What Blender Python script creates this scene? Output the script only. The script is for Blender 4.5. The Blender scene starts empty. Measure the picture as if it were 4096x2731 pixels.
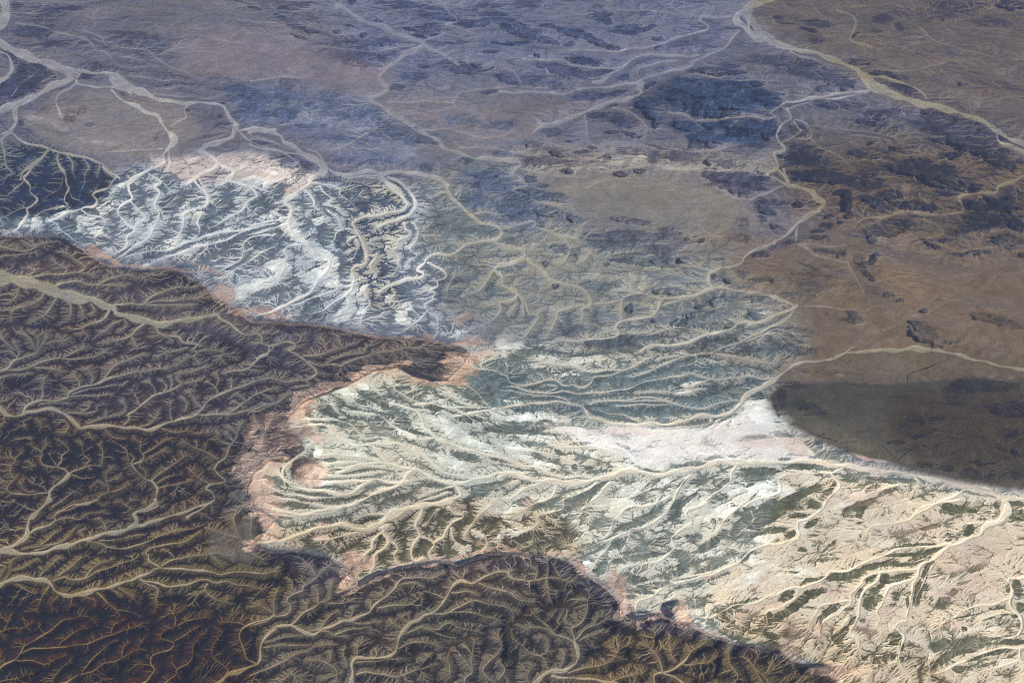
# Aerial view over a dry, dissected desert: one continuous relief surface, built
# from traced wadis and rock units, a simulated drainage network, sun, sky, air.
import bpy, math, heapq, time
import numpy as np
T0 = time.time()
def log(s): print('[%.1fs] %s' % (time.time() - T0, s), flush=True)
rng = np.random.default_rng(7)
RAD = math.radians

# ------------------------------------------------------------------ camera
CAM_H, DEP, TANH = 120.0, RAD(38.0), 0.5          # 1 unit = 100 m
def ray(px, py):
    x = (px - 512.0) / 512.0 * TANH; y = (341.0 - py) / 512.0 * TANH
    s, c = math.sin(DEP), math.cos(DEP)
    return x, y * s + c, y * c - s                   # world direction (X, Y, Z)
def ground(px, py, z=0.0):
    dx, dy, dz = ray(px, py)
    t = (z - CAM_H) / dz
    return t * dx, t * dy

# ------------------------------------------------------------------ survey grid
PITCH = 0.6
X0, X1, Y0, Y1 = -62.0, 1086.0, -34.0, 728.0
NX = int((X1 - X0) / PITCH) + 1; NY = int((Y1 - Y0) / PITCH) + 1
U = X0 + np.arange(NX) * PITCH; V = Y0 + np.arange(NY) * PITCH
UU, VV = np.meshgrid(U, V)
GX, GY = ground(UU, VV)
WX = np.abs(np.gradient(GX, axis=1)); WY = np.abs(np.gradient(GY, axis=0))
def gi(px): return (px - X0) / PITCH
def gj(py): return (py - Y0) / PITCH
log('grid %d x %d' % (NX, NY))

# ------------------------------------------------------------------ noise
def _hash(ix, iy, seed):
    h = (ix.astype(np.uint32) * np.uint32(374761393)) ^ (iy.astype(np.uint32) * np.uint32(668265263)) ^ np.uint32((seed * 2246822519) & 0xffffffff)
    h = (h ^ (h >> np.uint32(13))) * np.uint32(1274126177)
    h ^= h >> np.uint32(16)
    return (h & np.uint32(0xffff)).astype(np.float32) / 32767.5 - 1.0
def vnoise(x, y, seed):
    fx = np.floor(x); fy = np.floor(y)
    ix = fx.astype(np.int64) + 100000; iy = fy.astype(np.int64) + 100000
    tx = (x - fx).astype(np.float32); ty = (y - fy).astype(np.float32)
    tx = tx * tx * (3 - 2 * tx); ty = ty * ty * (3 - 2 * ty)
    a = _hash(ix, iy, seed); b = _hash(ix + 1, iy, seed)
    c = _hash(ix, iy + 1, seed); d = _hash(ix + 1, iy + 1, seed)
    a += (b - a) * tx; c += (d - c) * tx
    return a + (c - a) * ty
def fbm(x, y, seed, octs=4, gain=0.55):
    s = 0.0; a = 1.0; n = 0.0
    for o in range(octs):
        s = s + a * vnoise(x + 13.7 * o, y - 7.1 * o, seed + o); n += a
        a *= gain; x = x * 2.03; y = y * 2.03
    return s / n
def sstep(a, b, x):
    t = np.clip((x - a) / (b - a), 0, 1); return t * t * (3 - 2 * t)
def boxblur(a, r):
    r = int(max(0, round(r)))
    if r == 0: return a
    for ax in (0, 1):
        p = np.pad(a, [(r + 1, r) if k == ax else (0, 0) for k in (0, 1)], mode='edge')
        c = np.cumsum(p, axis=ax, dtype=np.float64)
        if ax == 0: a = (c[2 * r + 1:] - c[:-2 * r - 1]) / (2 * r + 1)
        else: a = (c[:, 2 * r + 1:] - c[:, :-2 * r - 1]) / (2 * r + 1)
    return a.astype(np.float32)
def blur(a, r): return boxblur(boxblur(a.astype(np.float32), r * 0.6), r * 0.6)

# ground-space noise fields used throughout
N_big = fbm(GX / 38, GY / 38, 11, 4)
N_mid = fbm(GX / 9, GY / 9, 21, 4)
N_fin = fbm(GX / 2.2, GY / 2.2, 31, 4, 0.62)
N_xf = fbm(GX / 0.55, GY / 0.55, 35, 3, 0.7)
WRX = fbm(GX / 6, GY / 6, 41, 4, 0.6); WRY = fbm(GX / 6, GY / 6, 51, 4, 0.6)
log('noise')

# ------------------------------------------------------------------ survey data
CHAN = '''T 0 0
9 8 @west 4 0 5 8 2 17 -4 26 0 36 12 43 25 48 40 54 54 60 64 63
7 5 @west 64 64 58 69 45 74 32 80 20 86 10 91 0 95 -6 97
4 3.5 @west 64 60 75 61 90 62 100 66 105 70 113 75 122 80 133 84 145 86 160 88 178 89 190 90 195 95 198 101 202 106
9 5 @west 98 67 108 73 118 78 130 82
3 3 @west 64 66 68 72 80 73 92 74 102 76 112 79
2.5 2.5 f 66 71 60 76 51 80 47 88 50 95 53 100
6 5 @west 15 88 13 96 13 104 9 112
2.5 2.2 9 112 15 118 25 122 40 126 50 130 62 132 75 136 88 140 97 147 102 152
2 2 9 112 0 115
2 2 9 113 2 118 3 128 6 140 10 147
1.6 1.6 f 15 20 25 21 40 24 48 27 58 30 72 33 80 38 83 42 90 44 97 52 102 56 112 58 120 57 135 57
1.4 1.4 f 72 26 85 30 88 35 80 33
1.2 1.2 f 100 40 115 41 127 44 133 50 140 54 150 58 170 66 185 72
1.2 1 f 102 48 112 49 122 52
1.5 1 f 112 65 128 67 140 69 150 67 160 70
1.2 1 f 142 76 155 74 170 77 180 80
1.2 1 f 132 80 150 82 175 84 190 82
4 4 0 44 6 48 9 53 11 60 5 66 0 69
1 1 f 10 82 15 75 22 68 28 63 31 60 26 56
1 1 f 35 70 47 64
1.2 1 f 50 66 46 60 40 58
3 4 @northwest 96 77 100 82 108 87 118 92 124 96 135 99 139 104 142 108 145 114 147 120 146 124 143 128
6 4 @northwest 146 114 150 119 148 124
2 2 162 89 158 94 159 100 152 104 146 108
5 5 @west 202 106 200 113 198 118 188 121 178 124 172 129
4 3 @west 172 129 180 134 186 139 193 142 201 146
3 4 @loop 200 112 210 111 225 110 235 111
2 2 205 113 212 119 220 123 235 128
1 1 214 116 225 118 235 120
3 3 @northwest 143 128 140 132 141 138 136 141 128 145 122 149 113 152 106 157
2 2 145 128 145 135 146 140 143 145
2.5 2.5 186 140 180 146 172 149 165 153 160 157
2.5 2.5 201 146 196 152 190 157
4 3 f 42 127 36 135 28 140 20 147 18 153
2 2 50 131 49 136 52 143 56 150 57 157
1 1 57 132 62 138 62 146 64 151
1 1 68 132 76 142 73 148 72 155
1 1 86 140 83 148
2 2 88 140 94 148 100 152
1.5 1.2 139 127 125 128 110 128 92 130 85 133
1 1 f 195 113 185 117 175 120
1 1 f 196 112 183 113 172 115
T 1 0
4 5 @loop 0 113 12 111 22 113 28 116 30 122 38 127 46 132 55 136 62 138
2 2 0 119 10 118 20 121 28 125 36 128
2.5 2.5 0 123 8 126 16 128 28 130 40 131 52 133 60 137
5 5 @middle 60 137 64 142 63 148 55 150 51 156
3 3 55 135 60 141 63 147
1.5 1.5 30 131 38 137 43 142 38 146 30 149
2 2 50 128 57 130 64 137 72 141 80 144
3.5 3.5 @loop 64 142 75 147 85 149 100 147 115 148 130 147 145 148 155 150 163 154 170 158
2.5 2.5 75 150 90 151 105 150 113 154
5 4 f @central 75 5 85 10 95 16 108 20 120 26 133 31 147 36 145 40 135 46 126 53 118 58 110 65 114 71 118 75 114 79 105 83 104 86 112 90 120 94 128 100 136 106 145 111 155 116 162 120 165 126 175 129 188 133 200 136 215 137 228 137
4 3 f @central 118 94 126 99 135 106 145 113 158 118
2 2 f 147 36 157 32 166 28
3 3 f 148 38 160 44 172 50 178 55
2 2 f 166 4 170 10 176 15 177 19 168 21 180 24 195 29 200 30
1.5 1.5 f 112 43 125 41 140 38
2 2 f 140 110 155 111 170 110 180 113 200 117 215 116 228 113
1.5 1.5 f 0 69 15 67 40 66 60 68
1.5 1.5 f 173 88 178 80 190 78 210 75 235 73
1.5 1.5 f 120 87 150 87 173 88 178 92 195 96 215 100
2 2 f 180 126 190 126 205 127 235 130
2 2 f 228 137 232 140 226 147 226 153
1.3 1 f 105 112 95 117 80 125 60 128
1.3 1 f 25 107 45 104 60 108
1.4 1 f 85 62 95 64 105 67
1.2 1 f 75 30 90 28 105 24
1.2 1 f 60 40 85 42 100 44 115 43
1.2 1 f 30 47 45 38 60 32
T 2 0
7 6 @north 240 -4 225 2 212 5 203 12 202 18 210 23 218 29 228 34 235 37
6 5 f 214 8 212 16 222 26
2.5 2.5 f 198 14 185 15 172 16 178 24 165 28 150 33 138 37 125 41 110 42 90 43 60 43
2.5 2.5 f 205 26 197 34 190 42 178 47 168 51 163 57 150 61 135 63 122 67 115 71 100 73 90 75 70 76 55 79 35 79 10 79 0 78
2.5 2.5 f 20 50 40 51 55 52 65 56 77 58 90 58 105 56 115 50 125 47 140 47 155 48 170 47
3 3 f 105 58 98 62 90 68 80 70
2 2 f 150 52 135 54 120 57 118 62 120 66
5 4 f 122 72 118 75 120 79 110 83 98 87 85 91 73 96 65 99 55 103 45 105 35 108 29 113
2 2 f 72 97 74 104 75 113 78 121 84 125 92 129
2 2 f 97 92 110 95 120 101 127 110
3 3 f 235 100 215 100 190 101 170 103 157 97 145 96
2 2 f 170 63 180 66 195 68 215 68 230 69
2 2 f 0 137 12 136 18 140 14 145 11 149 15 153 22 157
2 2 f 235 143 228 150 210 147 190 145 170 145 150 145 130 141 118 142 100 145
1.5 1.5 f 18 144 30 147 50 150 75 152
1.3 1 f 0 57 12 62 18 70 20 74 40 75
1.3 1 f 100 8 130 9 150 12 170 14
1.3 1 f 148 0 147 6 158 12
1.2 1 f 165 103 172 108 175 112
1.2 1 f 203 103 198 108 190 113
1.3 1 f 150 127 165 130 185 128 200 124 225 120
T 3 0
5 5 @north 0 12 0 25 5 30 15 34 28 38 40 42 52 45 65 48 75 51 85 55 93 60 97 64
7 6 f -5 10 3 18 8 26 20 33
7 5 @north 97 62 103 68 107 74 112 78 122 81 133 84 145 87 158 90 170 94 185 98 200 104 212 110 222 117 238 125
8 5 @north 100 65 108 71 116 76 126 80
2.5 2.5 @north 100 63 115 66 130 70 142 74 148 79 152 84
3 3 97 64 100 70 102 76 97 78 85 79 70 81 57 84 45 86 32 87
4 3 94 62 98 69 103 75
2 2 107 77 95 80 80 83 60 84 50 88 40 91 33 93
2 2 32 87 26 91 19 96 22 99 27 104 30 106
1.5 1.5 28 90 33 96 35 99
3 3 @east 33 93 35 98 36 102 30 106 25 113 26 120 30 127 22 130 23 135 25 141 24 144
1.5 1.5 38 103 42 108 46 112 40 116 33 119 27 122
1.5 1.5 40 102 48 105 53 111 52 117 40 119 30 121
3.5 4 213 110 214 118 222 124 237 131
3 3 f 76 9 88 13 93 20 90 27 86 33 92 37 105 40
2 2 f 53 2 58 10 70 17
1.5 1.5 f 115 60 135 60 160 56 172 52 190 51
1.3 1.2 f 123 21 125 27
1.4 1.4 f 143 20 150 27 157 34 172 38 190 44 215 50 235 55
1.2 1.2 f 167 22 176 30
1.2 1 f 53 108 80 110 110 114 125 118 132 122
1.5 1.5 f 66 128 74 131 85 138 88 143
2 2 f 54 119 60 125 66 128 66 131
1.5 1.5 24 144 16 149 0 149
3 3 @east 24 144 30 149 33 157
2 1.5 f 36 44 50 50 62 53 72 56
1.2 1 f 150 131 165 133 178 140 190 143
1.2 1 f 90 115 105 117 115 118 120 120
1.5 1 2 35 15 38 28 41
T 0 1
2.5 2.5 28 0 22 6 20 10 26 16 26 22 32 28 28 33 23 36 24 40 22 45 18 50 12 55
2 2 52 0 56 5 57 14 59 19 55 25 54 30 57 33 45 36 38 38 32 42 30 45 33 50
1.5 1.5 22 11 15 17 10 23 6 26 7 28
1 1 59 20 62 26 68 29 72 32
1 1 54 9 52 16 50 19 44 23 37 28
1.2 1 28 33 18 36 8 41 0 45
2.5 2.5 88 0 94 5 100 8 95 13 92 17 84 21 80 24 83 29 80 34 72 35 66 37 58 40 52 43 42 46
1.5 1.5 42 46 48 49 51 53 57 57 65 63 72 66
2 1.5 70 37 75 41 82 43 88 45 89 51 85 57 80 63
2.5 2 @northwest 130 0 124 5 117 10 110 14 110 20 113 27 106 32 102 38 105 45 110 51 115 54 108 60 109 67 105 71 98 74
2 2 127 6 135 10 138 14 133 17 136 22 133 28 132 33 136 39 134 46 131 52 127 60 118 67 105 76
1.5 1.5 112 30 118 36 124 43 119 47 115 52
1 1 138 12 143 17 147 21
1 1 134 33 138 39 141 44
2.5 2 186 0 178 4 168 9 168 14 173 20 178 27 176 33 168 36 159 40 157 45 155 53 152 60 150 66
2 2 170 10 175 18 178 26
1 1 178 28 184 33 186 37
2 1.8 172 40 169 47 171 52 170 58 165 62
2 2 201 5 195 9 193 12 200 13 210 16 217 20 219 25 212 29 209 36 205 40 196 43 188 48 178 52
1.5 1.5 205 15 220 18 232 22 235 24
1 1 210 30 212 36 216 38
2 1.8 235 48 225 50 213 53 205 57 195 61 180 66 170 68 160 72 140 78 125 85
1.5 1.5 235 58 215 60 208 66 209 72 205 80 195 85
1.5 1.5 213 54 190 56 175 60 162 64
1.2 1 235 68 222 74 210 82 198 90
1.2 1 160 64 145 70 125 73 108 77
15 11 @plateau -6 94 10 96 25 98 38 103 48 108
11 6 @plateau 48 108 60 110 70 112 80 114 90 118 98 121
5 6.5 @plateau 98 121 100 125 108 128 120 131 130 133 142 134
6 4 @plateau 142 134 155 132 165 129 178 127 186 126
3 2.5 @plateau 186 126 190 130 196 134 202 139 208 143 214 144 220 142 224 146 223 151 230 153
1.5 1.5 25 94 40 92 55 91 68 90 80 93
1 1 56 91 57 87 48 82
1 1 68 90 73 86 70 82 63 78 57 74
2 1.5 45 104 52 100 65 98 75 100 85 99 95 95 110 93 120 95 130 92
1 1 75 100 90 101 105 102
2 1.5 97 118 110 117 121 118 128 112 135 108 145 104 160 103
1.2 1.2 121 118 135 114 150 114 165 113 172 111
1 1 121 118 135 118 150 118 165 118
1 1 0 68 20 72 35 66 45 64
1 1 0 77 15 75 30 73
1 1 30 88 28 90 20 94
2 1.5 38 106 33 113 25 118 14 121 10 126 10 130
2 1.5 48 113 43 120 38 127 30 131
1.5 1.5 52 112 60 117 60 124 59 130
1.2 1.2 66 115 70 121 71 127
2.5 1.5 92 119 93 124 87 130 80 133 72 137 71 142
3 1.5 124 133 118 139 112 144 100 147 92 150
1.5 1 112 144 115 150 118 156
2.5 2.5 @plateau 132 134 136 142 145 144 153 145 157 149 165 151 171 153
1 1 104 131 97 134 90 140
1 1 106 130 108 135 103 140
1 1 0 145 8 152 14 157
1.2 1.2 22 143 28 151 32 157
1 1 40 146 36 152 32 157
1 1 16 103 14 110 8 116
1 1 78 117 81 122 78 126
1 1 140 144 147 148
T 1 1
4.5 3.5 @middle 63 0 60 5 53 9 50 15 42 20 38 24 31 28 30 32 35 36 35 42 35 49 36 55 42 60 47 65 51 70
4 2 @middle 51 70 60 75 68 80 67 87 62 93 57 99 53 105 47 111 35 116 20 122 5 127
2 1.5 52 14 60 15 70 16 78 20 77 23 82 27 88 32 91 36
2 2 45 19 50 23 55 29 56 34 62 39 67 44
1.5 1.5 60 16 63 22 70 27 67 32 76 36 80 41
2 2 67 38 74 43 78 50 80 53
1.5 1 80 53 74 56 72 61 69 65 74 71
1 1 80 53 87 54 91 58
1.5 1.5 35 42 20 46 5 50 0 51
1.5 1.5 35 48 20 53 0 58
1.8 1.5 44 66 33 68 30 72 32 77 28 81 29 86 26 92 24 100
1.2 1.2 49 75 43 78 45 82
3 5 @loop 80 8 95 8 110 10 118 15 126 20 131 26 135 32
3 3 118 9 130 14 137 22 142 32 138 38 130 43 125 46 110 51
3.5 3 @loop 110 6 130 5 147 7 160 10 168 15 172 22 175 28 182 35 187 41 195 47 205 49 213 53 216 57
3 2.5 @loop 216 57 212 61 200 63 187 66 180 71 172 75 160 75 152 78 149 83 143 88 147 92 138 95 128 98 118 103 110 107
3 2 176 24 180 21 178 27 175 29
2.5 2 @loop 135 32 130 36 120 39 108 42 95 44 88 48 90 52 94 59 97 67 99 74 98 81 90 85 88 89 90 95 88 100 88 104 83 109 75 113 68 119 62 123
1.8 1.5 99 75 108 77 104 84 106 90
1.2 1 91 59 85 63 80 66
1.2 1 91 62 92 69 85 73
1 1 92 70 89 77 84 80
1.5 1.5 88 102 75 102 74 105 60 110 48 114 35 118
1.5 1.2 98 105 101 112 103 117 98 122 96 127 95 135
1.3 1 82 110 85 117 82 123
2.5 2 132 48 133 54 136 57 128 62 126 67
1.8 1.5 140 48 144 55 141 63 136 70 143 76 136 80 134 85
1.2 1 126 68 122 73 127 78 126 87 122 93
2 2 152 82 158 84 163 87 167 93 160 97 160 102 154 105 159 108 157 112 159 113 150 117 152 123 160 128 160 134
2.5 2 143 93 135 97 122 102 113 107 108 112
1.2 1.2 121 103 124 108 121 112
1.2 1.2 152 122 145 130 140 134
3 3 f 208 63 213 66 225 70 235 71
3 3 235 79 225 82 213 84 209 88 216 94 217 101 225 104 229 109
2 1.5 229 109 225 113 214 116 215 122 210 128 204 133
1.5 1.5 229 109 233 115 234 125 233 130
2.2 1.8 f 209 88 203 97 195 105 183 110
1 1 228 112 226 120
2.5 2 @plateau 17 153 30 150 37 151 38 154 33 157
1.2 1 f 172 24 165 22 155 26
1.2 1 f 188 42 200 39 215 41 235 36
1.2 1 f 206 49 216 51 228 49
1.2 1 f 175 93 170 102 168 112
1.2 1 165 117 172 124 175 130
T 2 1
3 3 f 0 68 10 70 20 71 22 76 17 79 8 82 0 84
4 3 f 24 79 33 86 40 92 45 98 55 100 65 101 73 106 77 113 77 119
2.2 2 f 77 119 71 121 72 127 69 133
1.5 1.5 f 77 118 60 121 50 124 48 130 44 138 40 145
2.2 2 f 48 58 55 62 60 70 58 77 54 82
2 2 f 0 53 15 50 25 47 30 48 28 52 40 54 48 57 60 60 70 64
2 2 f 75 71 85 78
2.5 2 0 90 3 96 2 101 10 105 16 109 20 113 23 119 25 126 32 128 30 134 25 142 20 146
2 2 15 109 12 114 0 116
1 1 15 116 10 124
3 3 @east 235 65 225 68 215 73 210 78 207 83 195 85 185 87 179 92 180 99 183 103
4 3 @east 189 86 180 90 179 96
2.5 2.5 @east 183 103 195 104 208 106 220 109 235 112
3 3 @east 235 128 225 132 205 134 200 137 190 141 176 144 165 148 155 150 145 153 130 153 120 157
2 2 f 195 86 202 94 207 98
2.5 2 183 104 172 108 160 111 150 112 139 113 136 118 133 123 128 128 115 131 103 133 98 138 101 142 95 146 80 147 60 149 45 150
2 2 f 139 113 120 109 105 112 104 120 104 130
1.5 1.5 183 104 165 112 145 116 136 120
1.5 1.5 f 170 50 180 58 190 60 185 58 197 52
2 1.5 f 235 142 220 145 205 151 195 156
1 1 f 110 144 130 142 145 138
1 1 f 100 143 120 142 130 141
2 2 f 15 0 11 6 22 12 24 16 12 20 25 26 30 29 45 32
1.2 1 f 70 20 80 15 88 12 105 11
1.2 1 f 155 43 165 40
2 2 f 235 20 225 25 215 28 200 27
2 2 f 235 12 230 8
1.2 1 f 72 80 78 74 82 73
1.2 1 f 75 118 95 116 105 113
T 3 1
3 4.5 @east 24 2 16 7 30 14 40 16 50 19 57 24
6 4 @east 55 22 60 27 64 31 60 37
4 3 @east 60 38 50 43 42 48 37 55 30 60 18 66 8 70 0 74
3 3 30 2 32 10 35 15
2 2 35 14 25 18 15 23 5 27 0 29
3 2.5 f 42 50 41 58 42 66 50 71 56 75 70 78 85 82
2 1.5 f 42 66 60 67 80 68 90 66
2.2 1.5 f 85 82 92 95 100 108
3 3 f 235 8 225 13 213 17 212 21 205 23 190 24 180 26 181 33 182 38 170 41 157 41 145 39 135 39 125 40
2.5 2 f 135 40 120 42 100 44 90 52
1.5 1.5 f 198 25 203 32
1.5 1.5 f 150 45 160 50 166 56 160 60 152 62 165 67 180 72 200 70 215 70
2.5 2.5 @east 0 107 10 108 22 110 30 115 41 119
1.5 1.5 22 110 27 116 35 121
1.5 1.5 35 117 28 119 29 123
3.5 3 @east 41 119 32 124 20 128 13 132 0 134
2 2 f 40 121 36 128 28 133 18 137
2 2 f 18 137 8 143 0 146
2 2 f 50 119 75 121 92 122 100 128 108 137 112 141
1.5 1.5 f 115 140 127 136
1.2 1 f 10 147 18 140 25 138
T 0 2
2.5 2 0 32 7 29 10 25 14 22 22 20 30 17 33 12 37 9
1 1 14 22 16 16 12 8
1 1 15 21 10 15
2 1.5 0 32 15 31 28 27 38 23 55 22 75 21 90 16
1 1 37 9 45 7 55 6
1 1 55 22 56 19 70 13
1 1 0 38 12 36 25 34
1 1 30 29 40 29 52 32
1 1 32 12 33 5 28 0
4.5 4 @lower -3 60 1 66 5 70 13 71 20 69 24 66 35 65 45 65 55 69 62 73 66 78 70 81 80 80 92 78 103 79 113 81 125 83 135 80 143 76 152 74 160 72 168 69
5 4 @lower 55 69 62 74 67 79
2.5 2 @lower 168 69 173 64 178 58 186 53 195 50 202 46 210 43 218 41
2 1.5 168 69 182 69 195 67 203 63 212 57 220 52 235 47
1.8 1.5 182 69 200 68 215 66 225 62 235 59
4 2 @lower 20 68 24 62 35 58 48 57 58 55
3 1.8 58 55 60 51 68 46 80 43 92 39 105 35 118 33 130 32 145 29
1.8 1.2 85 43 90 36 97 29 110 23 122 18
1.2 1 62 52 75 48 90 45 105 44
1.2 1 60 54 75 53 95 52
1 1 68 45 68 41 64 37
1 1 78 43 79 38 75 30
1.5 1 35 57 37 52 36 45 38 38
1 1 35 60 55 59
2.5 1.5 106 78 110 73 109 69 115 65 125 59 132 53 142 50 152 45 155 42 152 39 155 34 162 32 175 29
1 1 132 53 132 47 128 42
1 1 140 50 142 45 138 40
1 1 146 48 147 42 145 37
1 1 120 62 115 53 112 48
1 1 155 43 170 40
1 1 147 76 145 68 146 58
1 1 158 66 160 60 156 55
1.2 1 173 64 167 57 162 50
1.2 1 187 53 184 46 177 41
1 1 184 46 187 40 185 35
1 1 198 48 198 40
1.2 1 55 68 70 68 82 66 83 62 90 60
1 1 70 67 76 64 77 59
1.2 1 75 77 90 72 105 68 108 63 105 58
1 1 90 72 90 67
1.3 1 138 81 148 84 160 83 167 86 180 84
1 1 210 57 203 51
1 1 208 63 200 58
1 1 118 80 128 77 133 72
2.5 2 @plateau 235 10 230 15 222 20 217 26 208 31 195 33
1 1 210 30 220 32
2 1.5 160 7 168 10 165 14 169 16 166 20 160 22 150 28
1.2 1 168 16 180 14 190 16 188 21
1.2 1 166 20 170 26
1.2 1 160 12 145 16 135 20
5 3.5 @southwest 28 157 33 151 38 146 42 139 43 135 50 130 55 125 59 120
3 2 @southwest 59 120 65 117 72 114 78 112 86 113
2 1.5 59 120 55 117 49 114 52 109 53 104 59 100 57 95 50 91
1.5 1 86 113 87 107 88 101 85 95
1 1 88 106 95 105
1.5 1 72 114 77 108 72 105 70 100 70 94
1 1 70 103 78 97
1 1 74 113 80 117
1.5 1 49 114 38 113 34 108 35 102 28 96 26 90
1 1 35 101 40 94
1 1 49 114 45 108 42 103
1 1 30 113 25 110
2.2 1.5 42 136 32 136 20 138 10 137 6 133 8 128 13 124 10 119 10 112 13 109 10 106 0 106
1.2 1 40 136 37 131 28 128
1 1 30 135 22 134 17 127
1 1 12 108 18 102 20 100
1 1 46 133 46 128 50 124
1 1 60 120 70 124 80 123
2 1.5 30 151 18 146 12 143
2.5 1.8 45 157 50 152 60 149 72 146 83 143 86 139 92 135 91 128 91 120 95 115
1.2 1 92 136 102 133 110 129
1 1 91 130 85 126 80 129
1 1 92 126 100 124
1.2 1 45 148 60 138 70 130
1 1 83 143 88 147
4 2.5 @southmid 115 157 118 153 127 150 134 147 132 143 133 138 135 132 130 126
2.5 1.5 130 126 122 123 116 118 112 111 114 106 107 101 100 100
1.8 1.2 113 112 121 108 123 104 120 100 120 94 115 90
1.2 1 122 103 135 95 145 90
1.5 1 130 125 140 117 150 111 157 105
1 1 135 132 150 129 165 125
1.2 1 124 124 125 117 120 112 130 105 140 100
1 1 134 128 145 122 155 120
1.2 1 110 108 108 100 100 95 97 92
1.5 1 113 150 108 147 103 143
1 1 108 147 112 142
3.5 2.5 @southmid 160 157 170 152 178 147 183 142 180 136 176 133 180 129 193 126 186 120 183 116
2.2 1.5 183 116 186 110 193 105 197 97 201 91 204 83 206 77
1.5 1 186 107 176 101 165 97 157 93
1 1 175 100 176 95
1 1 168 98 168 93
1.2 1 197 95 188 91 187 85
1.2 1 180 129 170 123 163 117
1 1 201 93 193 85
1 1 203 86 196 80
1.5 1 200 155 204 149 209 146 205 142 200 138
1 1 209 146 207 140
1.2 1 34 82 36 78 31 73
1.2 1 56 84 58 79 55 74
1 1 22 80 20 75 26 72
1 1 76 85 79 90
1 1 90 82 97 88 105 90
T 1 2
2.5 2 @plateau 38 10 33 14 40 17 46 21 50 26 56 31 57 35 50 39 40 40 28 41
2.5 2 @plateau 17 11 15 18 8 20 0 27
1.5 1 46 19 58 18 70 15 85 10
2 1.5 50 24 60 27 70 27 78 28 82 25 95 21 105 18 117 15 135 12
1.5 1 65 26 72 22 85 18 95 17
1.2 1 28 41 15 38 0 41
1 1 48 40 51 44 40 46
2 1.2 0 67 8 66 15 62 25 57 33 53 40 52
1.5 1 0 55 10 50 20 47
1 1 10 51 18 55 22 60
1 1 k 10 98 13 85 20 70
1 1 k 12 85 5 75 3 68
1 1 k 15 82 18 74
2 1.5 p 45 74 60 74 75 74 85 77 90 82 100 90
3 3 p 50 78 60 77 67 80 72 85 80 91 90 95 103 97 110 102 115 107 118 110
1.5 1.5 p 118 111 100 111 85 114 70 116 62 118
2 2 p 75 119 90 114 110 113 120 112
1.5 1.2 p 62 111 80 110 95 111
1.2 1 p 62 120 78 122 95 121 110 118
1.2 1 p 60 104 80 104 98 106 112 109
2.5 2.5 p @basin 118 111 128 114 140 116 145 117
3 3 p @basin 60 130 80 127 95 125 110 125 120 127 130 127 135 120 142 116
4 3 p @basin 35 130 45 132 55 133 68 136 80 138 88 136 95 130 105 126
3 2 p 35 130 28 123 20 113 12 105
2 2 p 12 128 25 135 40 138 55 140 70 140 80 138
3 2 p 30 130 28 118 35 110 42 103 50 97 55 93
2 2 p 25 141 40 143 55 146 70 149 77 149
4 3.5 p @basin 20 150 40 154 60 152 75 150 80 147 90 144 100 140 105 137 115 134 125 130 135 126
3 3.5 p @basin 145 117 152 121 160 125 172 128 180 127 190 125 205 123 212 120 222 118 235 120
4 5 p @canyon 175 128 176 132 180 138 172 143 160 146 145 147 130 152 120 157
1.2 1.2 p 175 130 165 132 155 136 145 140
1.2 1.2 p 170 135 155 141 140 146
2.5 3.5 p 120 60 130 62 142 65 147 73 150 82 157 88 165 92 175 95 182 98 195 101 210 105 222 110 235 114
5 3 p 160 90 168 93 177 96
1.5 1.5 p 158 89 145 90 135 85 125 80 117 74 110 70 95 69 80 65
2 2 p 140 98 150 105 157 113 165 118 178 121 195 124 208 123
1.2 1.2 p 100 94 115 94 125 93 135 98 145 104
2 2 142 60 155 60 165 63 175 65 183 68 190 67 205 65 220 63 235 60
1.2 1.2 183 69 172 71 165 66
1.2 1.2 165 63 185 63 205 63
1.5 1.5 123 45 125 50 135 55 142 58
1.2 1 187 45 195 53 200 58 205 63
1.2 1 195 30 210 32 218 36 222 41 230 44 235 44
1.2 1 170 50 175 55 183 60 195 62
1.5 1.5 p 105 45 110 51 114 58 120 60
1.2 1.2 p 70 60 75 67 78 72
1.2 1 p 88 57 95 62 105 63 115 66
T 2 2
3 3 p @white 0 64 10 62 20 61 30 60 45 59 60 60 70 62 75 66 78 71 85 74 95 77 110 78
4 5 p @white 110 78 125 77 140 77 155 75 170 72 185 70 195 68 200 65 206 60 211 53 216 49 225 46 234 40
2 2 0 34 5 37 8 42 18 45 27 43 38 40 48 40 55 44 63 44 70 46 78 43 82 38 95 35 105 31 117 27 125 22 130 19 126 13
3 3 @east 126 13 135 11 148 11 158 8 170 4 178 0
2 1.5 p 82 33 95 31 110 30
1.5 1.5 p 40 25 55 27 65 28 72 31 85 33
2 2 10 45 25 49 40 51 55 49 70 52 85 51 100 48 113 46 120 43 128 40 140 39 147 37 155 37 165 34 178 38 190 39 203 38 213 36 225 39 235 38
2.5 2 p 165 45 170 42 180 39
1 1 60 59 55 56 40 53 25 52 10 49
1.5 1.5 78 60 90 57 105 57 117 58 135 57 148 60 160 63 175 63 190 59 205 57
1 1 148 60 140 57 120 55 105 58
1 1 100 62 130 61 150 60
1 1 40 50 48 46 38 44
1 1 120 50 140 50 155 51 170 48
1.5 1.5 p 123 77 115 73 107 70 95 68 80 65
2 2 f 155 17 165 18 180 16 190 13 205 8 215 2 222 0
1.5 1.2 167 18 168 23 162 27 155 28
1.2 1 160 19 150 22 140 27 130 31 115 37
1.2 1.2 153 19 140 20 135 22
1.2 1 f 170 17 190 18 210 22 235 26
2 2 f 180 72 180 76 173 79 160 80 145 80 130 79
1.2 1 p 200 68 197 73 190 78 185 82
1.2 1 p 200 70 200 78 204 84
1.2 1 p 198 69 186 74 178 82
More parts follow.
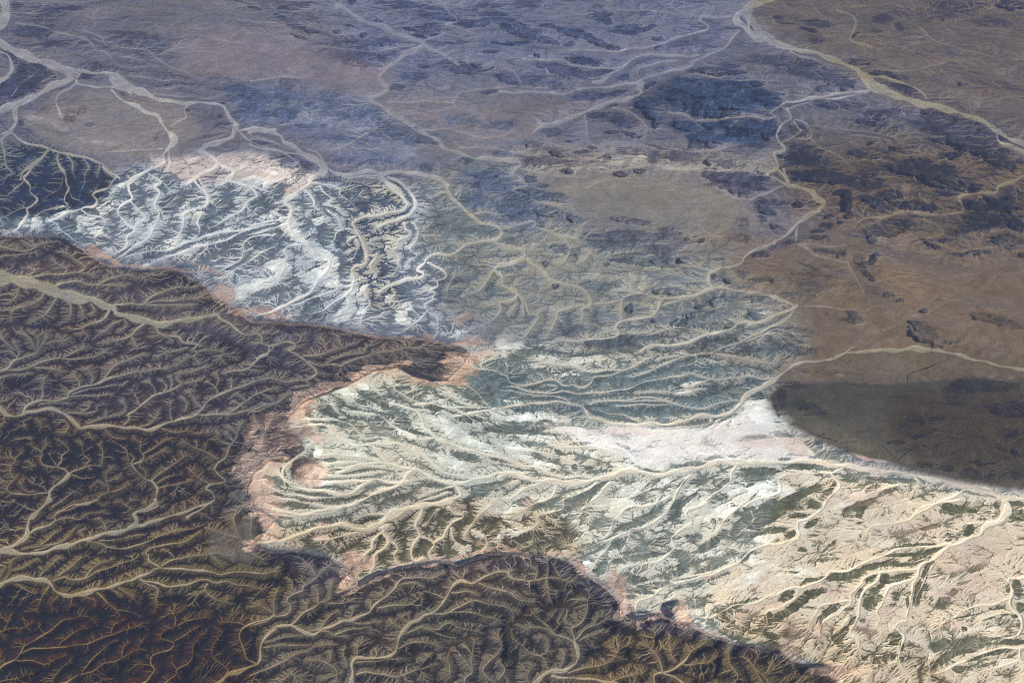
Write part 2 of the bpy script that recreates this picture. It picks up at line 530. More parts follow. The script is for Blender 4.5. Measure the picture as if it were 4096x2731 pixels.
5 6 @basin 0 122 8 119 15 120 25 124 35 127 50 127 65 127 80 125 95 121 108 118 120 119 135 120 150 118 165 116 178 112 190 109 205 109 236 110
2.5 2 p 0 106 10 109 20 113 35 115 45 120 55 123 65 123 80 123
1.2 1.2 p 60 108 67 113 65 120
2.5 3.5 p 90 95 105 100 110 103 120 110 130 115 140 117
1.5 1.5 p 55 97 75 96 90 99 105 103
1 1 p 112 99 120 94
3 2.5 163 121 155 130 150 137 148 145 143 152 138 157
2.5 2 203 111 198 118 198 126 190 133 180 139 170 147 160 151
2 2 p 235 140 220 142 205 150
2 2 145 139 135 143 128 147 110 148 103 155
2 1.5 95 127 90 132 85 137 75 145 70 151
1.8 1.5 83 127 75 133 62 138 55 142 53 149
1.8 1.5 49 127 47 134 43 140 33 144 20 150
1.5 1.5 35 128 20 133 10 140
1.5 1.5 15 126 8 128 0 131
1.2 1 170 103 180 104 190 105 196 108
1.2 1 p 0 95 12 98 25 100 40 103
T 3 2
4 5 p @right 0 53 5 50 13 46 20 42 24 38 27 34 33 30 42 26 50 24
3.5 4 @right 50 24 60 24 70 22 80 19 90 17 100 15 112 14
5.5 5 @right 112 14 125 14 140 13 155 14
4.5 3 @right 155 14 168 16 180 18 193 23 205 26 220 28 238 31
2 2 80 18 90 12 100 13
2 2 0 36 12 38 23 38
5 6 @basin 0 110 15 110 35 109 55 110 70 112 82 113 95 115 110 117 130 120 150 123 170 127 190 131 205 136 217 140 238 141
2 2 p 83 113 75 117 70 119 60 119 48 119 38 117
2.5 2 70 119 75 125 77 130 72 135 67 142 63 150 55 155
1.5 1.5 p 53 119 35 120 25 124
1.8 1.5 p 25 125 27 132 25 137 10 141 0 144
2.5 2.5 217 141 205 140 195 136 185 134 178 137 165 143 150 150 140 156
6 6 @farright 218 142 222 148 222 154 217 157
1.5 1.5 p 128 129 115 133 100 138
4 4 143 124 146 127
1.2 1 d 113 95 118 100 123 106 124 112
1.2 1 d 125 110 133 103 145 95
1.2 1 d 222 118 215 122 212 130
1.8 1.8 d 135 42 136 35 148 31 160 27 170 22
1.2 1 d 58 87 66 89 76 93
1.5 1 k 40 88 48 96 56 103
1 1 d 83 95 85 103
1.2 1.2 d 3 60 10 62 18 64
T 0 3
6 5 @southwest 0 44 8 41 15 37 22 31 22 24 25 17 32 11 38 5 43 0
3 2.5 25 29 35 24 46 18 46 14 52 9 60 6 72 4 83 0
1.5 1.2 47 18 60 15 68 16 75 12 88 10
6 4 @southmid 0 44 15 46 30 45 45 42 58 39 70 35 82 32 95 28 107 25 118 22
4 3.5 @southmid 118 22 130 19 145 15 158 10 170 6 180 2 183 0
5 4 @southmid 110 24 116 18 114 12 122 8 133 4 133 0
1.8 1.2 75 36 87 37 93 40 105 41 118 39 130 34 145 28 160 25 170 22
1.2 1 85 35 100 33 118 30
1.2 1 20 42 35 39 50 36 60 30 66 22
1.2 1 30 43 42 39 48 38
1 1 35 38 45 30 52 25
1 1 72 33 68 27
1 1 92 28 89 20 85 16
7 5 @south 0 73 10 69 25 67 38 68 44 72 48 78 56 82 65 81
5 3.5 @south 65 81 78 78 90 75 105 70 118 67 125 65 133 59
3 2 @south 133 59 140 58 155 59 170 60 182 61 190 64 205 62 220 62 235 61
2.2 1.5 136 57 128 52 128 47 126 45 132 40 145 37 160 35 170 28
2 1.5 138 56 150 51 165 48 185 46 200 47
1 1 180 46 186 52 190 57
1 1 150 51 145 45 140 42
3 2 120 68 135 71 145 74 158 72 175 69 185 71 195 69 205 72 225 76
1.8 1.2 122 70 134 75 133 84 134 90 132 95
2 1.5 83 79 90 86 97 92 103 99
1.2 1 98 93 110 96 120 99
1.8 1.2 45 69 55 65 62 68 72 68 82 62 95 57 108 53 116 50
1.2 1 72 67 80 59 88 53 97 50
1.5 1 50 65 58 59 68 50 75 47
1.2 1 34 65 42 57 50 50
1 1 10 60 20 57 32 50
1.8 1.2 42 74 36 82 34 90 31 95
1.2 1 f 2 70 8 62 10 52 20 47
1.5 1 177 72 176 77 185 85 192 87
1.2 1 176 77 170 80
1 1 f 0 66 5 58
2 1.8 209 5 204 10 200 15 202 22 204 30 209 38
1.2 1 204 32 190 28 178 24
1 1 k 215 15 214 27 216 36
1 1 68 82 80 85 82 90
1 1 62 83 60 90 58 94
1 1 50 82 44 88 45 93
1 1 102 75 112 82 118 88
1 1 95 76 104 82
1 1 15 72 22 76 30 80
3 3 k 209 38 215 37 225 37 235 35
1.5 1.2 210 42 220 48 225 51
4.5 2.5 -3 147 4 141 12 135 18 130
2.5 1.5 18 130 23 124 30 119 38 114 47 108 55 103 62 101 70 99 78 101
2.4 1.5 18 131 28 127 45 126 60 125 72 124 83 119 93 115 105 112 117 108
1.3 1 95 113 98 107 105 102
1.3 1 50 125 53 120 62 114 72 109
1.8 1.2 13 137 25 137 37 140 45 137 55 133
2.5 1.8 53 157 62 153 70 148
1.8 1.2 70 148 75 140 82 132 90 125 100 120
1.8 1.2 70 149 80 146 88 140 100 136 110 132 118 127 121 121
1 1 104 134 105 127 110 122
1.2 1 44 157 47 150 55 142 60 138
1 1 0 155 15 152 28 148
1 1 0 113 10 110 20 109 27 105
1 1 4 110 7 104
1 1 38 114 33 108
2.4 1.8 122 157 128 150 132 145 129 140 130 134 138 130 146 127 149 122 146 120 138 118 138 114 145 109 152 107
1.8 1 152 107 160 104 175 100
1.3 1 149 108 150 102 148 97
1.2 1 150 120 160 114 167 110
1.8 1.2 140 157 150 150 152 145 160 140 164 133 165 125 172 115
1 1 152 145 148 140 147 134
1.5 1 192 150 195 145 190 140 182 135 181 130 184 122 190 113
4.5 4 @southeast 185 157 195 150 205 147 218 141 221 136 222 128 225 120 230 114 236 110
3 2.2 219 140 212 136 208 128 205 120 206 113 211 108 222 104 235 98
1.2 1 211 108 203 105 193 104
1.5 1.2 215 157 220 147 235 142
1 1 225 126 235 125
1 1 226 121 235 120
1 1 132 142 120 140
1 1 177 138 170 133
T 1 3
4 3.5 @southeast 16 112 25 108 35 106 42 111 50 114 56 114 62 110 72 107 85 103
3.5 2.2 @southeast 85 103 95 99 103 96 108 90 112 85 119 79 124 74 125 71 130 67
2.2 1.2 130 67 142 66 155 66 165 63
2.4 1.5 36 106 42 101 48 95 55 91 60 87 67 84 69 78 71 70
2 2 58 87 58 80 55 74
1.2 1 62 87 75 88 87 86
1 1 48 93 49 88
2 1.5 0 108 10 105 17 101 21 95 21 86 23 78
2 1.5 20 100 32 97 35 91 32 86 35 82 45 78 46 73 55 67 63 60 71 54
1.2 1 56 64 52 57
1 1 20 96 12 91 8 89
1.2 1 125 73 138 71 148 74
1.5 1 110 92 125 90 137 89 147 80
1 1 137 89 145 89 147 82
1.5 1 56 114 66 112 74 116 82 117
1.5 1 47 112 58 110 65 102 75 95
1 1 80 104 95 105 110 104
1.2 1 73 115 88 110 102 108
1 1 13 122 30 117 45 116
1 1 14 126 30 124 50 124
1 1 84 104 88 95 87 92
5 4 @southfar 86 158 88 148 88 141 92 136 103 135
4 4 @southfar 103 135 115 134 122 130 126 124 130 115 136 107 145 102
3.5 2.5 @southfar 145 102 155 96 162 90 167 84 171 77 176 72 182 69 190 71 196 69 203 65 210 62 221 61 224 65 235 69
2.4 1.5 146 101 158 97 168 96 178 91 192 87 205 89 218 91 224 94
1.5 1 168 96 185 96 200 99 212 102
2 1.2 131 115 140 111 148 108 160 110 170 106 180 110 195 112
1.2 1 145 109 160 114 175 118
1.5 1 126 127 135 123 148 121 160 124
1.8 1.2 196 71 205 75 218 77 230 83 235 85
1.2 1 172 79 185 78 195 81
1.2 1 166 84 158 80 150 78
1.8 1.2 91 149 100 146 112 149 125 151 140 146 147 141 153 133
1 1 140 146 160 140
1.2 1 90 139 110 137 125 136
1 1 115 84 110 80
1 1 103 96 103 88
1 1 92 135 92 125
1.2 1 135 105 130 100 136 97
1 1 130 110 122 105
1 1 136 105 136 98
1 1 205 64 200 58
1.8 1.2 183 157 184 151 190 147 190 138 191 128 192 120
1 1 190 147 186 140 180 133
1 1 190 132 186 126
1.2 1 171 150 170 140 163 135
1.5 1 210 157 200 148 200 143 205 138 210 133 214 125 213 118
1.2 1 213 153 217 145 213 138
1.5 1 74 155 74 145 66 139 52 137
1 1 68 138 69 130
1 1 83 142 80 133 80 128
1 1 72 150 78 147
1.6 1.2 k 0 150 10 146 25 140 38 133 48 129 55 125 68 123
1 1 25 157 35 149
3 4 p @canyon 0 39 8 37 18 36 30 33 45 29 60 24 75 21 85 22 95 25 105 25
7 5 p @canyon 103 24 112 18 120 13 130 9
5 6 p @canyon 130 9 140 6 155 4 172 1
4 3 p 112 24 118 22 113 27 108 30 104 35 105 42 98 47
4 3 p @canyon 114 24 114 29 118 34 114 42 108 48 107 55 104 60 100 66 93 70 85 76 75 79
2.2 2 p 117 33 124 37 126 42 123 47 127 54 135 55 142 50
3.5 2.5 p 147 8 145 15 141 22 145 30 140 37 138 43 141 50 148 50
2.5 2 p 145 31 152 34 157 38 154 45 157 51 159 55
3 2.5 p 157 37 165 33 168 25 173 19 182 14 175 11 170 6
2 1.5 p 172 24 173 32 178 38 185 42
1.2 1.2 k 25 30 18 22 15 15
1.5 1.5 p 125 10 115 12 100 13 90 17
2 2 p 15 12 35 13 50 12 65 11 75 9
1.5 1.2 p 205 5 197 13 190 20 185 27 183 33
1.8 1.5 p 190 26 200 32 202 38 198 44
1.5 1.2 p 60 34 75 32 90 28 102 26
1.2 1 p 160 8 155 15 150 22
T 2 3
2 1.5 0 61 8 62 12 67 20 69 33 68 48 67 60 70
1.2 1 40 67 41 58 40 53
1 1 52 66 48 60 46 55
1.2 1 25 70 26 79
1 1 30 68 32 60 25 56
2 1.5 0 77 8 79 15 84 28 87
1 1 40 68 41 75
5.5 4 @valley 28 158 35 152 45 147 55 146 62 141 67 135
5 3.5 @valley 67 135 67 128 64 122
3 1.5 64 122 63 115 62 110 66 107 70 103 74 95 75 85
2.5 1.5 64 120 71 112 80 107 88 104
1.8 1.2 63 121 55 117 47 114 40 110 25 109
1 1 47 114 35 103 28 97
1 1 80 107 84 100
1.5 1 68 120 77 116 85 113
1.5 1 45 147 40 142 38 136 34 133 25 130 20 125 12 119
1 1 34 133 41 130 41 120 35 117
1 1 50 146 54 138 55 132
1.5 1 58 148 70 144 85 141 95 138 100 130
3 3 @valley 45 150 65 152 80 154 100 156
3.5 2 132 158 132 150 138 147 150 145 158 138 163 130 170 124 178 119
1.5 1 155 140 165 141 178 139 185 134
1.8 1.2 139 147 138 138 132 130 125 124
1.2 1 150 138 147 133 146 125
3 3 140 148 150 152 158 157
1.5 1 200 157 203 150 197 140 195 130
1.2 1 225 157 220 148 217 143 220 135
1.5 1 85 157 100 153 115 149 122 148
1.2 1 25 157 24 150 28 142
1 1 177 119 176 112
1.8 1.5 p 54 0 53 7 43 10 33 14 34 19 28 24 18 28
1.5 1.2 p 75 0 70 9
1.8 1.5 p 135 0 133 3 120 5 108 7 103 12 97 17 95 24
2 1.8 p 147 2 142 9 135 16 130 20 122 23 113 24 110 28
2.2 1.8 p 180 0 172 5 162 8 160 13 164 18 163 22 155 26 150 30 147 33 149 39 149 42 140 48 132 53 120 55 105 58
3 2 p 163 20 157 24 151 29
1.8 1.5 p 212 0 204 7 195 14 190 20 185 26 180 30
1.2 1 p 215 10 217 17 210 24
2.5 2 p 235 38 225 39 215 43 208 50 200 55 188 60 178 65 165 68 155 70 145 72 138 76
3 2.2 p 138 76 132 81 120 86 117 92 118 100
1 1 p 150 41 158 42 162 48
1.5 1.5 p 108 28 100 31 95 35 93 40 88 45 85 48 80 57 75 62
1.2 1 p 102 30 95 33 85 36 75 41 60 46
1.2 1 p 95 24 92 30 88 33
1.8 1.5 p 235 80 222 86 212 88 200 90 190 96 180 100 165 100
1.5 1.2 p 235 93 228 97 228 105 224 113
1.2 1 p 92 57 90 64
1.5 1.2 p 178 97 175 108 165 110
1.2 1 p 150 82 140 86 135 83
1.3 1 p 180 62 170 64 160 65 150 66
T 3 3
2.2 2 p 66 0 63 7 57 12 50 16 43 19 42 25 42 31 33 35 22 38 12 38 0 45
1.2 1 p 43 33 33 38
1.2 1 p 40 10 55 10
2.5 2 p 180 0 165 2 152 5 145 10 138 16 125 19 108 22 100 27
6 4.5 @farright 220 4 221 9 215 16 205 20 200 25 197 31 185 35 172 39
4.5 3.5 @farright 172 39 163 45 155 51 147 57 144 65 140 72
3 2.5 @farright 140 72 139 80 138 88 136 95 135 99
2.5 2.2 172 38 160 39 140 40 125 43 118 46 110 50 98 54 88 59 80 60 70 61 66 66 57 71 45 75 40 74 25 80 10 86 0 88
1.8 1.5 42 75 40 83 33 88 25 93 18 95
2 1.8 147 58 130 60 118 61 105 63 98 67 97 71 92 77 87 81 87 88 80 93 77 97
3.2 2 112 62 110 68 102 75 97 82 94 90 94 98 91 105 87 112 93 119 94 125
1.5 1.2 87 86 75 88 62 90 57 96 52 105
1.8 1.5 77 97 70 100 63 105 60 112 60 118
1.8 1.5 142 66 130 71 120 74 116 82 113 90 110 95 113 102 110 107 113 113
1.2 1 93 98 87 100 80 108
1.2 1 200 20 188 21 183 28
1.5 1.5 160 52 155 60 150 67 146 75 143 83 143 92
1.2 1 152 50 135 53
1.2 1 150 67 158 72 160 80
4 3.5 @rightedge 238 65 223 67 224 72 226 80 224 88 226 95 232 100 234 108 230 115
2 1.5 230 115 222 118 210 116
1.8 1.5 223 84 210 88 195 91 183 95 175 101 165 105 163 112
1.2 1 224 96 212 98 200 102
3.2 3 124 108 130 113 133 118 130 125 128 135
2.5 2 128 135 130 142 136 148 139 155
1.5 1.5 135 103 128 105 124 110
1.2 1 127 138 115 141 105 146
2 1.8 236 126 222 126 210 128 195 133 180 140 165 146 155 149
2 2 232 126 232 136 236 142
1.2 1 230 137 215 142 200 146
1.2 1.2 155 149 152 155
1.5 1.2 0 137 7 145 15 152 18 157'''
PATCH = '''T 0 0
D 28 26 17 6 0 .5
D 45 12 15 6 -15 .35
D 15 5 5 4 0 .4
D 64 7 7 2 0 .6
D 52 9 4 1.5 0 .5
D 30 18 16 2 0 .4
D 48 37 14 3 0 .35
D 72 65 8 2.6 -3 .9
D 20 55 20 8 25 .25
D 78 56 12 4 0 .3
D 22 68 22 12 -25 .75
D 5 78 14 10 -25 .8
D 8 50 5 5 0 .4
D 71 95 4 5 0 .6
D 60 101 7 2.6 8 .6
D 60 96 5 2 0 .5
D 78 107 5 2 0 .5
D 106 80 4 3 0 .5
D 160 94 3 2 0 .6
D 188 99 3 1.6 0 .7
D 190 88 2.5 1 0 .9
D 18 105 2.5 3 -30 .8
D 65 104 20 3 5 .2
D 122 110 14 3 0 .2
D 50 90 20 4 -20 .3
D 205 80 14 9 10 .55
D 195 70 20 6 0 .35
D 215 100 18 10 0 .4
D 120 35 25 10 15 .25
D 150 70 25 8 15 .2
D 138 118 8 6 0 .4
D 190 107 8 3 -10 .4
D 114 150 18 4 -15 .3
W 52 107 10 4 35 .6
W 85 121 22 3.2 10 .5
W 75 101 8 3 0 .15
W 30 101 12 2.5 10 .5
W 5 102 5 5 0 .4
W 22 108 5 1.5 -10 .5
W 10 128 8 4 0 .3
W 2 125 5 10 0 .4
W 150 125 4 6 0 .3
W 165 133 16 5 -10 .4
W 215 145 25 7 0 .4
W 133 134 8 4 30 .5
D 60 122 20 5 10 .15
D 112 133 18 5 0 .12
B 130 10 18 8 0 .35
B 180 45 45 20 10 .4
B 100 20 40 14 0 .25
T 1 0
D 5 7 6 1.5 15 .6
D 42 5 16 4 -10 .4
D 40 22 14 3 30 .35
D 25 14 5 1.5 25 .6
D 42 31 8 1.6 20 .7
D 55 27 6 1.5 0 .6
D 75 27 4 1.5 0 .6
D 97 30 3 2 0 .7
D 85 22 4 1 0 .5
D 110 18 3.5 1.2 5 .7
D 112 36 12 4 0 .5
D 80 43 25 9 10 .45
D 100 52 20 7 0 .4
D 87 2 4 2 0 .6
D 135 4 18 4 0 .4
D 160 12 16 7 10 .4
D 137 25 6 1.2 12 .8
D 145 31 7 1.5 15 .8
D 152 26 14 6 0 .35
D 158 30 5 1 -10 .6
D 190 20 18 3.5 5 .5
D 200 5 15 3 0 .4
D 210 12 10 2 8 .5
D 215 18 20 4 12 .4
D 175 36 10 2 0 .4
D 210 36 6 1.2 10 .7
D 230 37 8 2 0 .5
D 205 44 10 2 0 .5
D 225 28 7 2 20 .6
D 180 57 20 6 5 .4
D 193 56 5 1.5 25 .7
D 205 59 4 1.2 -30 .7
D 150 57 6 2 0 .5
D 35 70 8 3 0 .6
D 30 80 8 8 0 .5
D 30 98 9 7 0 .5
D 5 85 12 8 0 .4
D 52 90 7 3.5 0 .6
D 25 85 30 20 0 .2
D 70 80 12 6 0 .25
D 85 96 30 9 5 .35
D 110 103 30 8 10 .3
D 125 75 7 3.2 0 .6
D 140 66 14 5 0 .3
D 155 90 14 3 0 .2
D 205 79 8 2 -8 .6
D 222 70 14 3 25 .5
D 182 102 14 6 0 .4
D 210 105 14 5 0 .4
D 155 120 12 5 0 .4
D 140 118 14 6 0 .35
D 60 107 8 2.5 0 .5
D 45 107 6 2 5 .6
D 120 112 20 4 0 .35
D 95 118 30 5 0 .3
D 100 138 30 3 0 .3
D 186 137 6 3 10 .5
D 215 130 10 4 0 .5
D 32 137 8 5 0 .5
D 48 142 7 5 10 .5
D 40 148 5 3 0 .4
D 9 122 8 2 0 .5
D 150 143 6 4 0 .4
D 205 150 14 6 0 .4
D 112 1 6 2 0 .4
W 115 101 12 3 -15 .6
W 72 107 7 3 0 .6
W 45 98 5 3 0 .5
W 90 110 20 2 0 .3
W 50 92 10 2 0 .2
W 135 134 9 5 0 .5
W 125 125 10 4 0 .3
W 18 154 6 3 0 .9
W 15 143 18 6 0 .35
W 8 130 10 6 0 .3
W 225 75 14 3 0 .35
W 165 75 12 2 -15 .25
W 30 32 18 3 10 .3
B 60 62 45 18 0 .4
B 90 75 22 8 0 .4
B 130 82 20 8 0 .3
B 150 92 25 8 0 .35
B 215 95 25 6 0 .35
B 100 125 30 8 0 .25
T 2 0
D 25 4 14 4 0 .4
D 50 6 12 3.5 0 .4
D 85 12 10 7 35 .5
D 93 18 5 3 30 .6
D 112 26 14 4.5 0 .65
D 128 24 6 2 -20 .5
D 120 10 10 2.5 0 .3
D 20 27 20 6 15 .4
D 42 22 10 2 10 .5
D 60 28 12 3 15 .5
D 80 33 14 3 25 .65
D 95 40 12 2 15 .7
D 42 35 10 3 15 .5
D 60 38 6 2 -10 .5
D 70 52 18 3.5 5 .6
D 55 60 25 5 15 .55
D 82 62 16 3 -10 .5
D 30 70 30 5 8 .4
D 10 37 8 2 5 .6
D 33 47 3 1.6 30 .8
D 135 33 8 1.8 5 .6
D 135 40 4 1 -15 .6
D 160 30 20 8 -20 .25
D 180 22 8 5 0 .2
D 106 66 6 3 -10 .6
D 128 72 6 2.2 -10 .95
D 98 80 10 2.5 -12 .6
D 75 82 14 4 0 .4
D 138 60 7 3 0 .3
D 163 60 4 2 0 .5
D 185 61 18 4 3 .7
D 205 62 8 1.5 0 .7
D 195 55 10 2 10 .5
D 190 70 35 2.5 3 .85
D 170 78 30 5 3 .75
D 205 78 30 4 5 .7
D 180 87 35 6 0 .8
D 150 80 14 4 0 .7
D 128 88 12 4 -10 .8
D 180 96 22 4 5 .8
D 205 92 14 3 0 .6
D 225 85 10 6 0 .5
D 160 108 11 4 5 .95
D 185 107 12 4 -5 .85
D 210 112 18 7 0 .95
D 230 107 8 5 0 .8
D 180 118 20 4 5 .6
D 175 123 14 4 0 .6
D 95 90 5 2 0 .5
D 85 99 10 4 10 .6
D 105 103 16 6 15 .55
D 130 98 8 3 30 .6
D 131 106 4 4 30 .6
D 95 113 6 1.5 -5 .6
D 113 115 10 2 15 .6
D 28 122 10 3.5 10 .65
D 50 131 8 2 20 .6
D 70 130 6 2.5 -10 .7
D 80 126 5 2 10 .7
D 60 121 5 1.5 0 .6
D 45 112 10 4 0 .4
D 40 138 26 3.5 3 .45
D 110 129 12 4 5 .5
D 130 134 8 5 40 .65
D 92 134 5 2.5 10 .6
D 150 130 20 6 10 .45
D 178 139 3 1.2 40 .8
D 195 141 8 3 0 .5
D 120 146 6 2 0 .7
D 105 149 6 1.6 0 .7
D 57 146 6 1.6 0 .7
D 185 149 14 4 10 .8
D 210 152 16 5 8 .6
D 26 151 6 1.5 0 .6
D 26 154 5 1.5 0 .5
D 215 120 14 5 10 .4
D 5 107 6 3 0 .4
D 15 152 4 2 0 .3
W 55 95 6 5 0 .4
W 75 115 16 4 0 .25
W 105 122 18 5 0 .4
W 110 136 18 5 -10 .6
W 35 105 8 2 40 .5
W 60 103 20 3 0 .3
W 150 144 16 3 8 .5
W 205 87 10 3 15 .35
W 215 98 12 1.5 5 .5
W 150 98 12 2 0 .3
W 10 75 8 2 0 .5
W 40 61 4 1 40 .7
W 60 142 40 3 0 .3
B 35 88 35 8 0 .5
B 15 97 20 6 0 .4
B 115 100 12 10 30 .3
B 120 152 50 6 0 .4
T 3 0
D 25 15 5 2 0 .7
D 30 20 10 1 5 .5
D 60 20 14 4 5 .6
D 52 25 8 1.4 15 .7
D 58 32 8 5 20 .4
D 90 30 5 1.5 -25 .7
D 115 16 10 4 0 .5
D 110 26 5 1.4 5 .5
D 128 23 4 3 0 .5
D 225 4 14 4 0 .8
D 210 20 20 5 5 .35
D 180 5 25 5 5 .4
D 150 12 30 5 5 .3
D 95 53 10 3 5 .5
D 115 62 10 2 5 .8
D 128 66 10 2 5 .7
D 30 53 30 6 5 .4
D 60 62 30 8 8 .35
D 78 72 14 5 -5 .55
D 65 76 8 3 0 .4
D 120 72 14 2 8 .6
D 135 76 12 4 12 .5
D 185 72 6 1.5 5 .5
D 10 82 16 5 5 .7
D 20 88 8 2 0 .6
D 5 71 9 1.8 3 .8
D 12 112 14 7 0 .9
D 4 106 8 4 0 .8
D 42 111 8 5 0 .5
D 110 98 12 5 0 .55
D 98 103 6 2 0 .7
D 110 106 10 3 0 .6
D 125 95 8 3 0 .5
D 80 90 20 4 0 .4
D 180 112 40 12 15 .5
D 160 97 20 4 15 .4
D 168 120 14 3 5 .6
D 105 122 3 1.2 0 .8
D 125 126 6 1 15 .7
D 170 133 9 2.5 0 .85
D 200 128 22 5 5 .55
D 215 138 14 5 20 .5
D 145 142 18 6 10 .65
D 160 147 14 6 0 .7
D 45 132 20 7 0 .6
D 25 132 4 3 0 .6
D 55 150 25 6 0 .65
D 95 150 10 4 0 .4
D 100 132 14 3 10 .4
D 30 95 4 3 0 .3
D 210 120 10 3 0 .4
W 163 117 8 2 0 .7
W 97 57 3 .8 -10 .9
W 103 59 4 .8 -10 .8
W 90 105 5 1.5 0 .4
W 20 135 20 9 -20 .5
W 220 50 10 2 0 .4
W 15 20 10 8 0 .5
W 140 150 10 4 0 .3
B 120 45 60 18 10 .35
B 210 70 40 20 10 .3
B 190 145 20 5 5 .4
B 80 62 20 5 0 .2
T 0 1
D 40 22 20 18 0 .55
D 70 20 22 16 0 .6
D 10 45 14 8 -15 .5
D 78 40 8 4 15 .7
D 58 51 8 6 0 .6
D 5 15 8 12 0 .4
D 150 30 12 8 -30 .5
D 185 38 16 8 -30 .5
D 225 33 10 8 -20 .5
D 145 12 8 6 0 .5
D 195 22 8 8 0 .3
D 195 70 25 8 -25 .45
D 115 25 10 8 0 .3
D 130 75 10 4 0 .4
D 178 53 14 4 -20 .6
D 225 65 10 6 0 .4
W 10 5 8 6 0 .3
W 52 36 8 6 -30 .8
W 28 47 9 4 -20 .7
W 90 33 9 9 -30 .85
W 75 47 10 6 0 .7
W 82 57 12 5 0 .6
W 68 57 6 4 30 .6
W 102 18 8 4 -25 .7
W 155 30 8 8 -20 .6
W 165 40 12 4 -15 .7
W 145 65 14 5 -20 .7
W 183 41 8 3 10 .7
W 200 50 14 4 -20 .4
W 230 40 10 4 -15 .8
W 228 12 10 6 0 .7
W 205 108 6 5 15 .9
W 230 85 8 5 0 .8
W 215 100 12 4 -15 .6
W 124 84 4 2 0 .7
W 160 75 10 4 -20 .5
W 122 50 10 6 -20 .4
K 82 73 8 5 30 1
K 93 78 10 2 20 .8
K 100 83 5 2 20 .8
K 118 85 12 1.5 5 .5
K 145 88 20 2 5 .5
K 188 101 5 2.5 30 .9
K 192 110 9 7 0 1
K 185 112 4 3 0 .7
K 205 124 10 4 0 .8
K 222 122 8 3 0 .5
K 230 128 8 2 10 .6
K 180 88 16 3 20 .4
D 60 62 30 5 0 .5
D 25 80 30 8 0 .35
D 160 92 12 7 0 .6
D 140 100 30 6 -5 .4
D 45 57 10 3 0 .4
D 10 132 14 8 0 .4
D 60 135 30 6 0 .3
D 180 118 14 4 0 .4
D 205 110 20 6 0 .0
D 190 147 14 5 10 .45
D 100 125 8 5 0 .2
B 30 125 25 6 0 .5
B 60 140 30 6 0 .5
T 1 1
D 90 30 14 5 35 .9
D 65 58 8 8 0 .6
D 78 62 7 9 0 .6
D 82 85 6 8 0 .6
D 92 75 6 7 0 .6
D 55 122 9 12 -30 .6
D 112 78 4 6 0 .4
D 118 90 8 6 -30 .6
D 128 105 8 10 0 .5
D 105 115 8 5 -30 .5
D 165 105 10 12 0 .3
D 210 12 18 10 0 .4
D 230 28 14 8 0 .4
D 190 28 12 8 0 .3
D 175 48 20 12 0 .4
D 205 105 6 4 80 .5
D 180 88 25 10 0 .2
D 92 48 10 5 -10 .5
D 58 40 6 5 0 .4
D 62 22 6 5 0 .4
D 25 20 8 6 -30 .5
D 30 38 5 4 0 .4
D 200 56 14 5 0 .3
D 115 28 16 5 -10 .25
W 58 46 7 6 0 .9
W 33 50 10 8 30 .9
W 40 58 10 6 30 .8
W 60 75 12 6 20 .9
W 72 82 8 5 30 .8
W 65 92 14 10 20 .9
W 50 92 12 8 0 .6
W 25 85 10 6 0 .6
W 120 60 14 5 0 .35
W 117 80 10 5 0 .6
W 122 67 14 3 0 .5
W 90 102 10 14 10 .6
W 95 120 8 8 0 .5
W 130 130 7 4 20 1
W 132 121 10 5 -30 .8
W 78 127 10 5 -20 .8
W 85 118 6 6 0 .5
W 20 10 30 6 0 .6
W 20 6 6 3 0 .9
W 105 95 8 4 0 .5
W 108 37 12 4 -10 .25
W 10 100 20 4 -25 .6
W 175 142 10 3 -10 .6
W 220 150 10 4 0 .6
W 135 145 8 2 0 .5
W 120 112 6 5 0 .5
K 35 20 6 4 0 .5
K 15 7 12 2 0 .4
K 20 125 14 5 15 .5
K 155 147 6 3 30 .6
K 180 130 10 4 -15 .5
K 190 150 10 4 0 .6
K 10 124 12 3 10 .5
D 70 150 40 6 0 .2
D 30 135 30 5 5 .5
B 120 20 20 10 0 .2
T 2 1
D 52 26 7 3.5 8 .8
D 25 11 7 1.8 5 .5
D 33 16 9 1.8 5 .6
D 21 22 6 2 10 .6
D 113 46 18 3 12 .8
D 105 6 6 1.8 5 .7
D 121 4 5 1.6 0 .7
D 59 4 4 1.6 20 .6
D 200 14 24 9 10 .85
D 180 6 8 4 0 .7
D 225 32 6 4 10 .7
D 230 38 5 2 10 .6
D 115 60 30 6 5 .6
D 145 57 10 6 0 .8
D 100 68 22 6 0 .55
D 140 72 12 5 0 .5
D 80 62 12 5 20 .4
D 92 83 4 2 0 .8
D 110 78 14 3 -5 .75
D 140 80 10 3 0 .8
D 157 80 7 3 0 .85
D 125 83 20 2 5 .5
D 187 79 5 1.5 5 .8
D 225 75 8 3 -10 .7
D 160 62 3 1.6 0 .7
D 167 60 2 1 -30 .6
D 172 64 3 2 -40 .6
D 205 48 8 5 0 .5
D 205 60 10 4 0 .4
D 212 46 3 3 0 .5
D 195 97 5 1.6 35 .9
D 183 94 3 2 40 .8
D 210 92 6 5 30 .4
D 145 107 14 3 0 .6
D 190 115 12 3.5 -15 .75
D 172 120 5 1.5 0 .7
D 180 127 20 3.5 3 .6
D 165 133 20 4 0 .7
D 190 137 16 3 0 .6
D 218 127 6 2 30 .6
D 112 121 4 4 0 .7
D 47 102 2.5 2 0 .8
D 40 83 3 2.5 0 .6
D 75 102 8 3 0 .4
D 90 103 10 3 -10 .5
D 133 131 4 1.6 10 .7
D 60 73 8 5 20 .4
D 50 71 8 5 0 .5
D 35 25 12 4 0 .5
D 45 38 14 5 10 .5
D 20 42 20 5 5 .5
D 65 45 8 3 15 .5
D 60 135 10 10 -30 .35
D 120 145 16 3 0 .5
D 90 130 12 6 0 .3
D 200 152 14 4 -15 .5
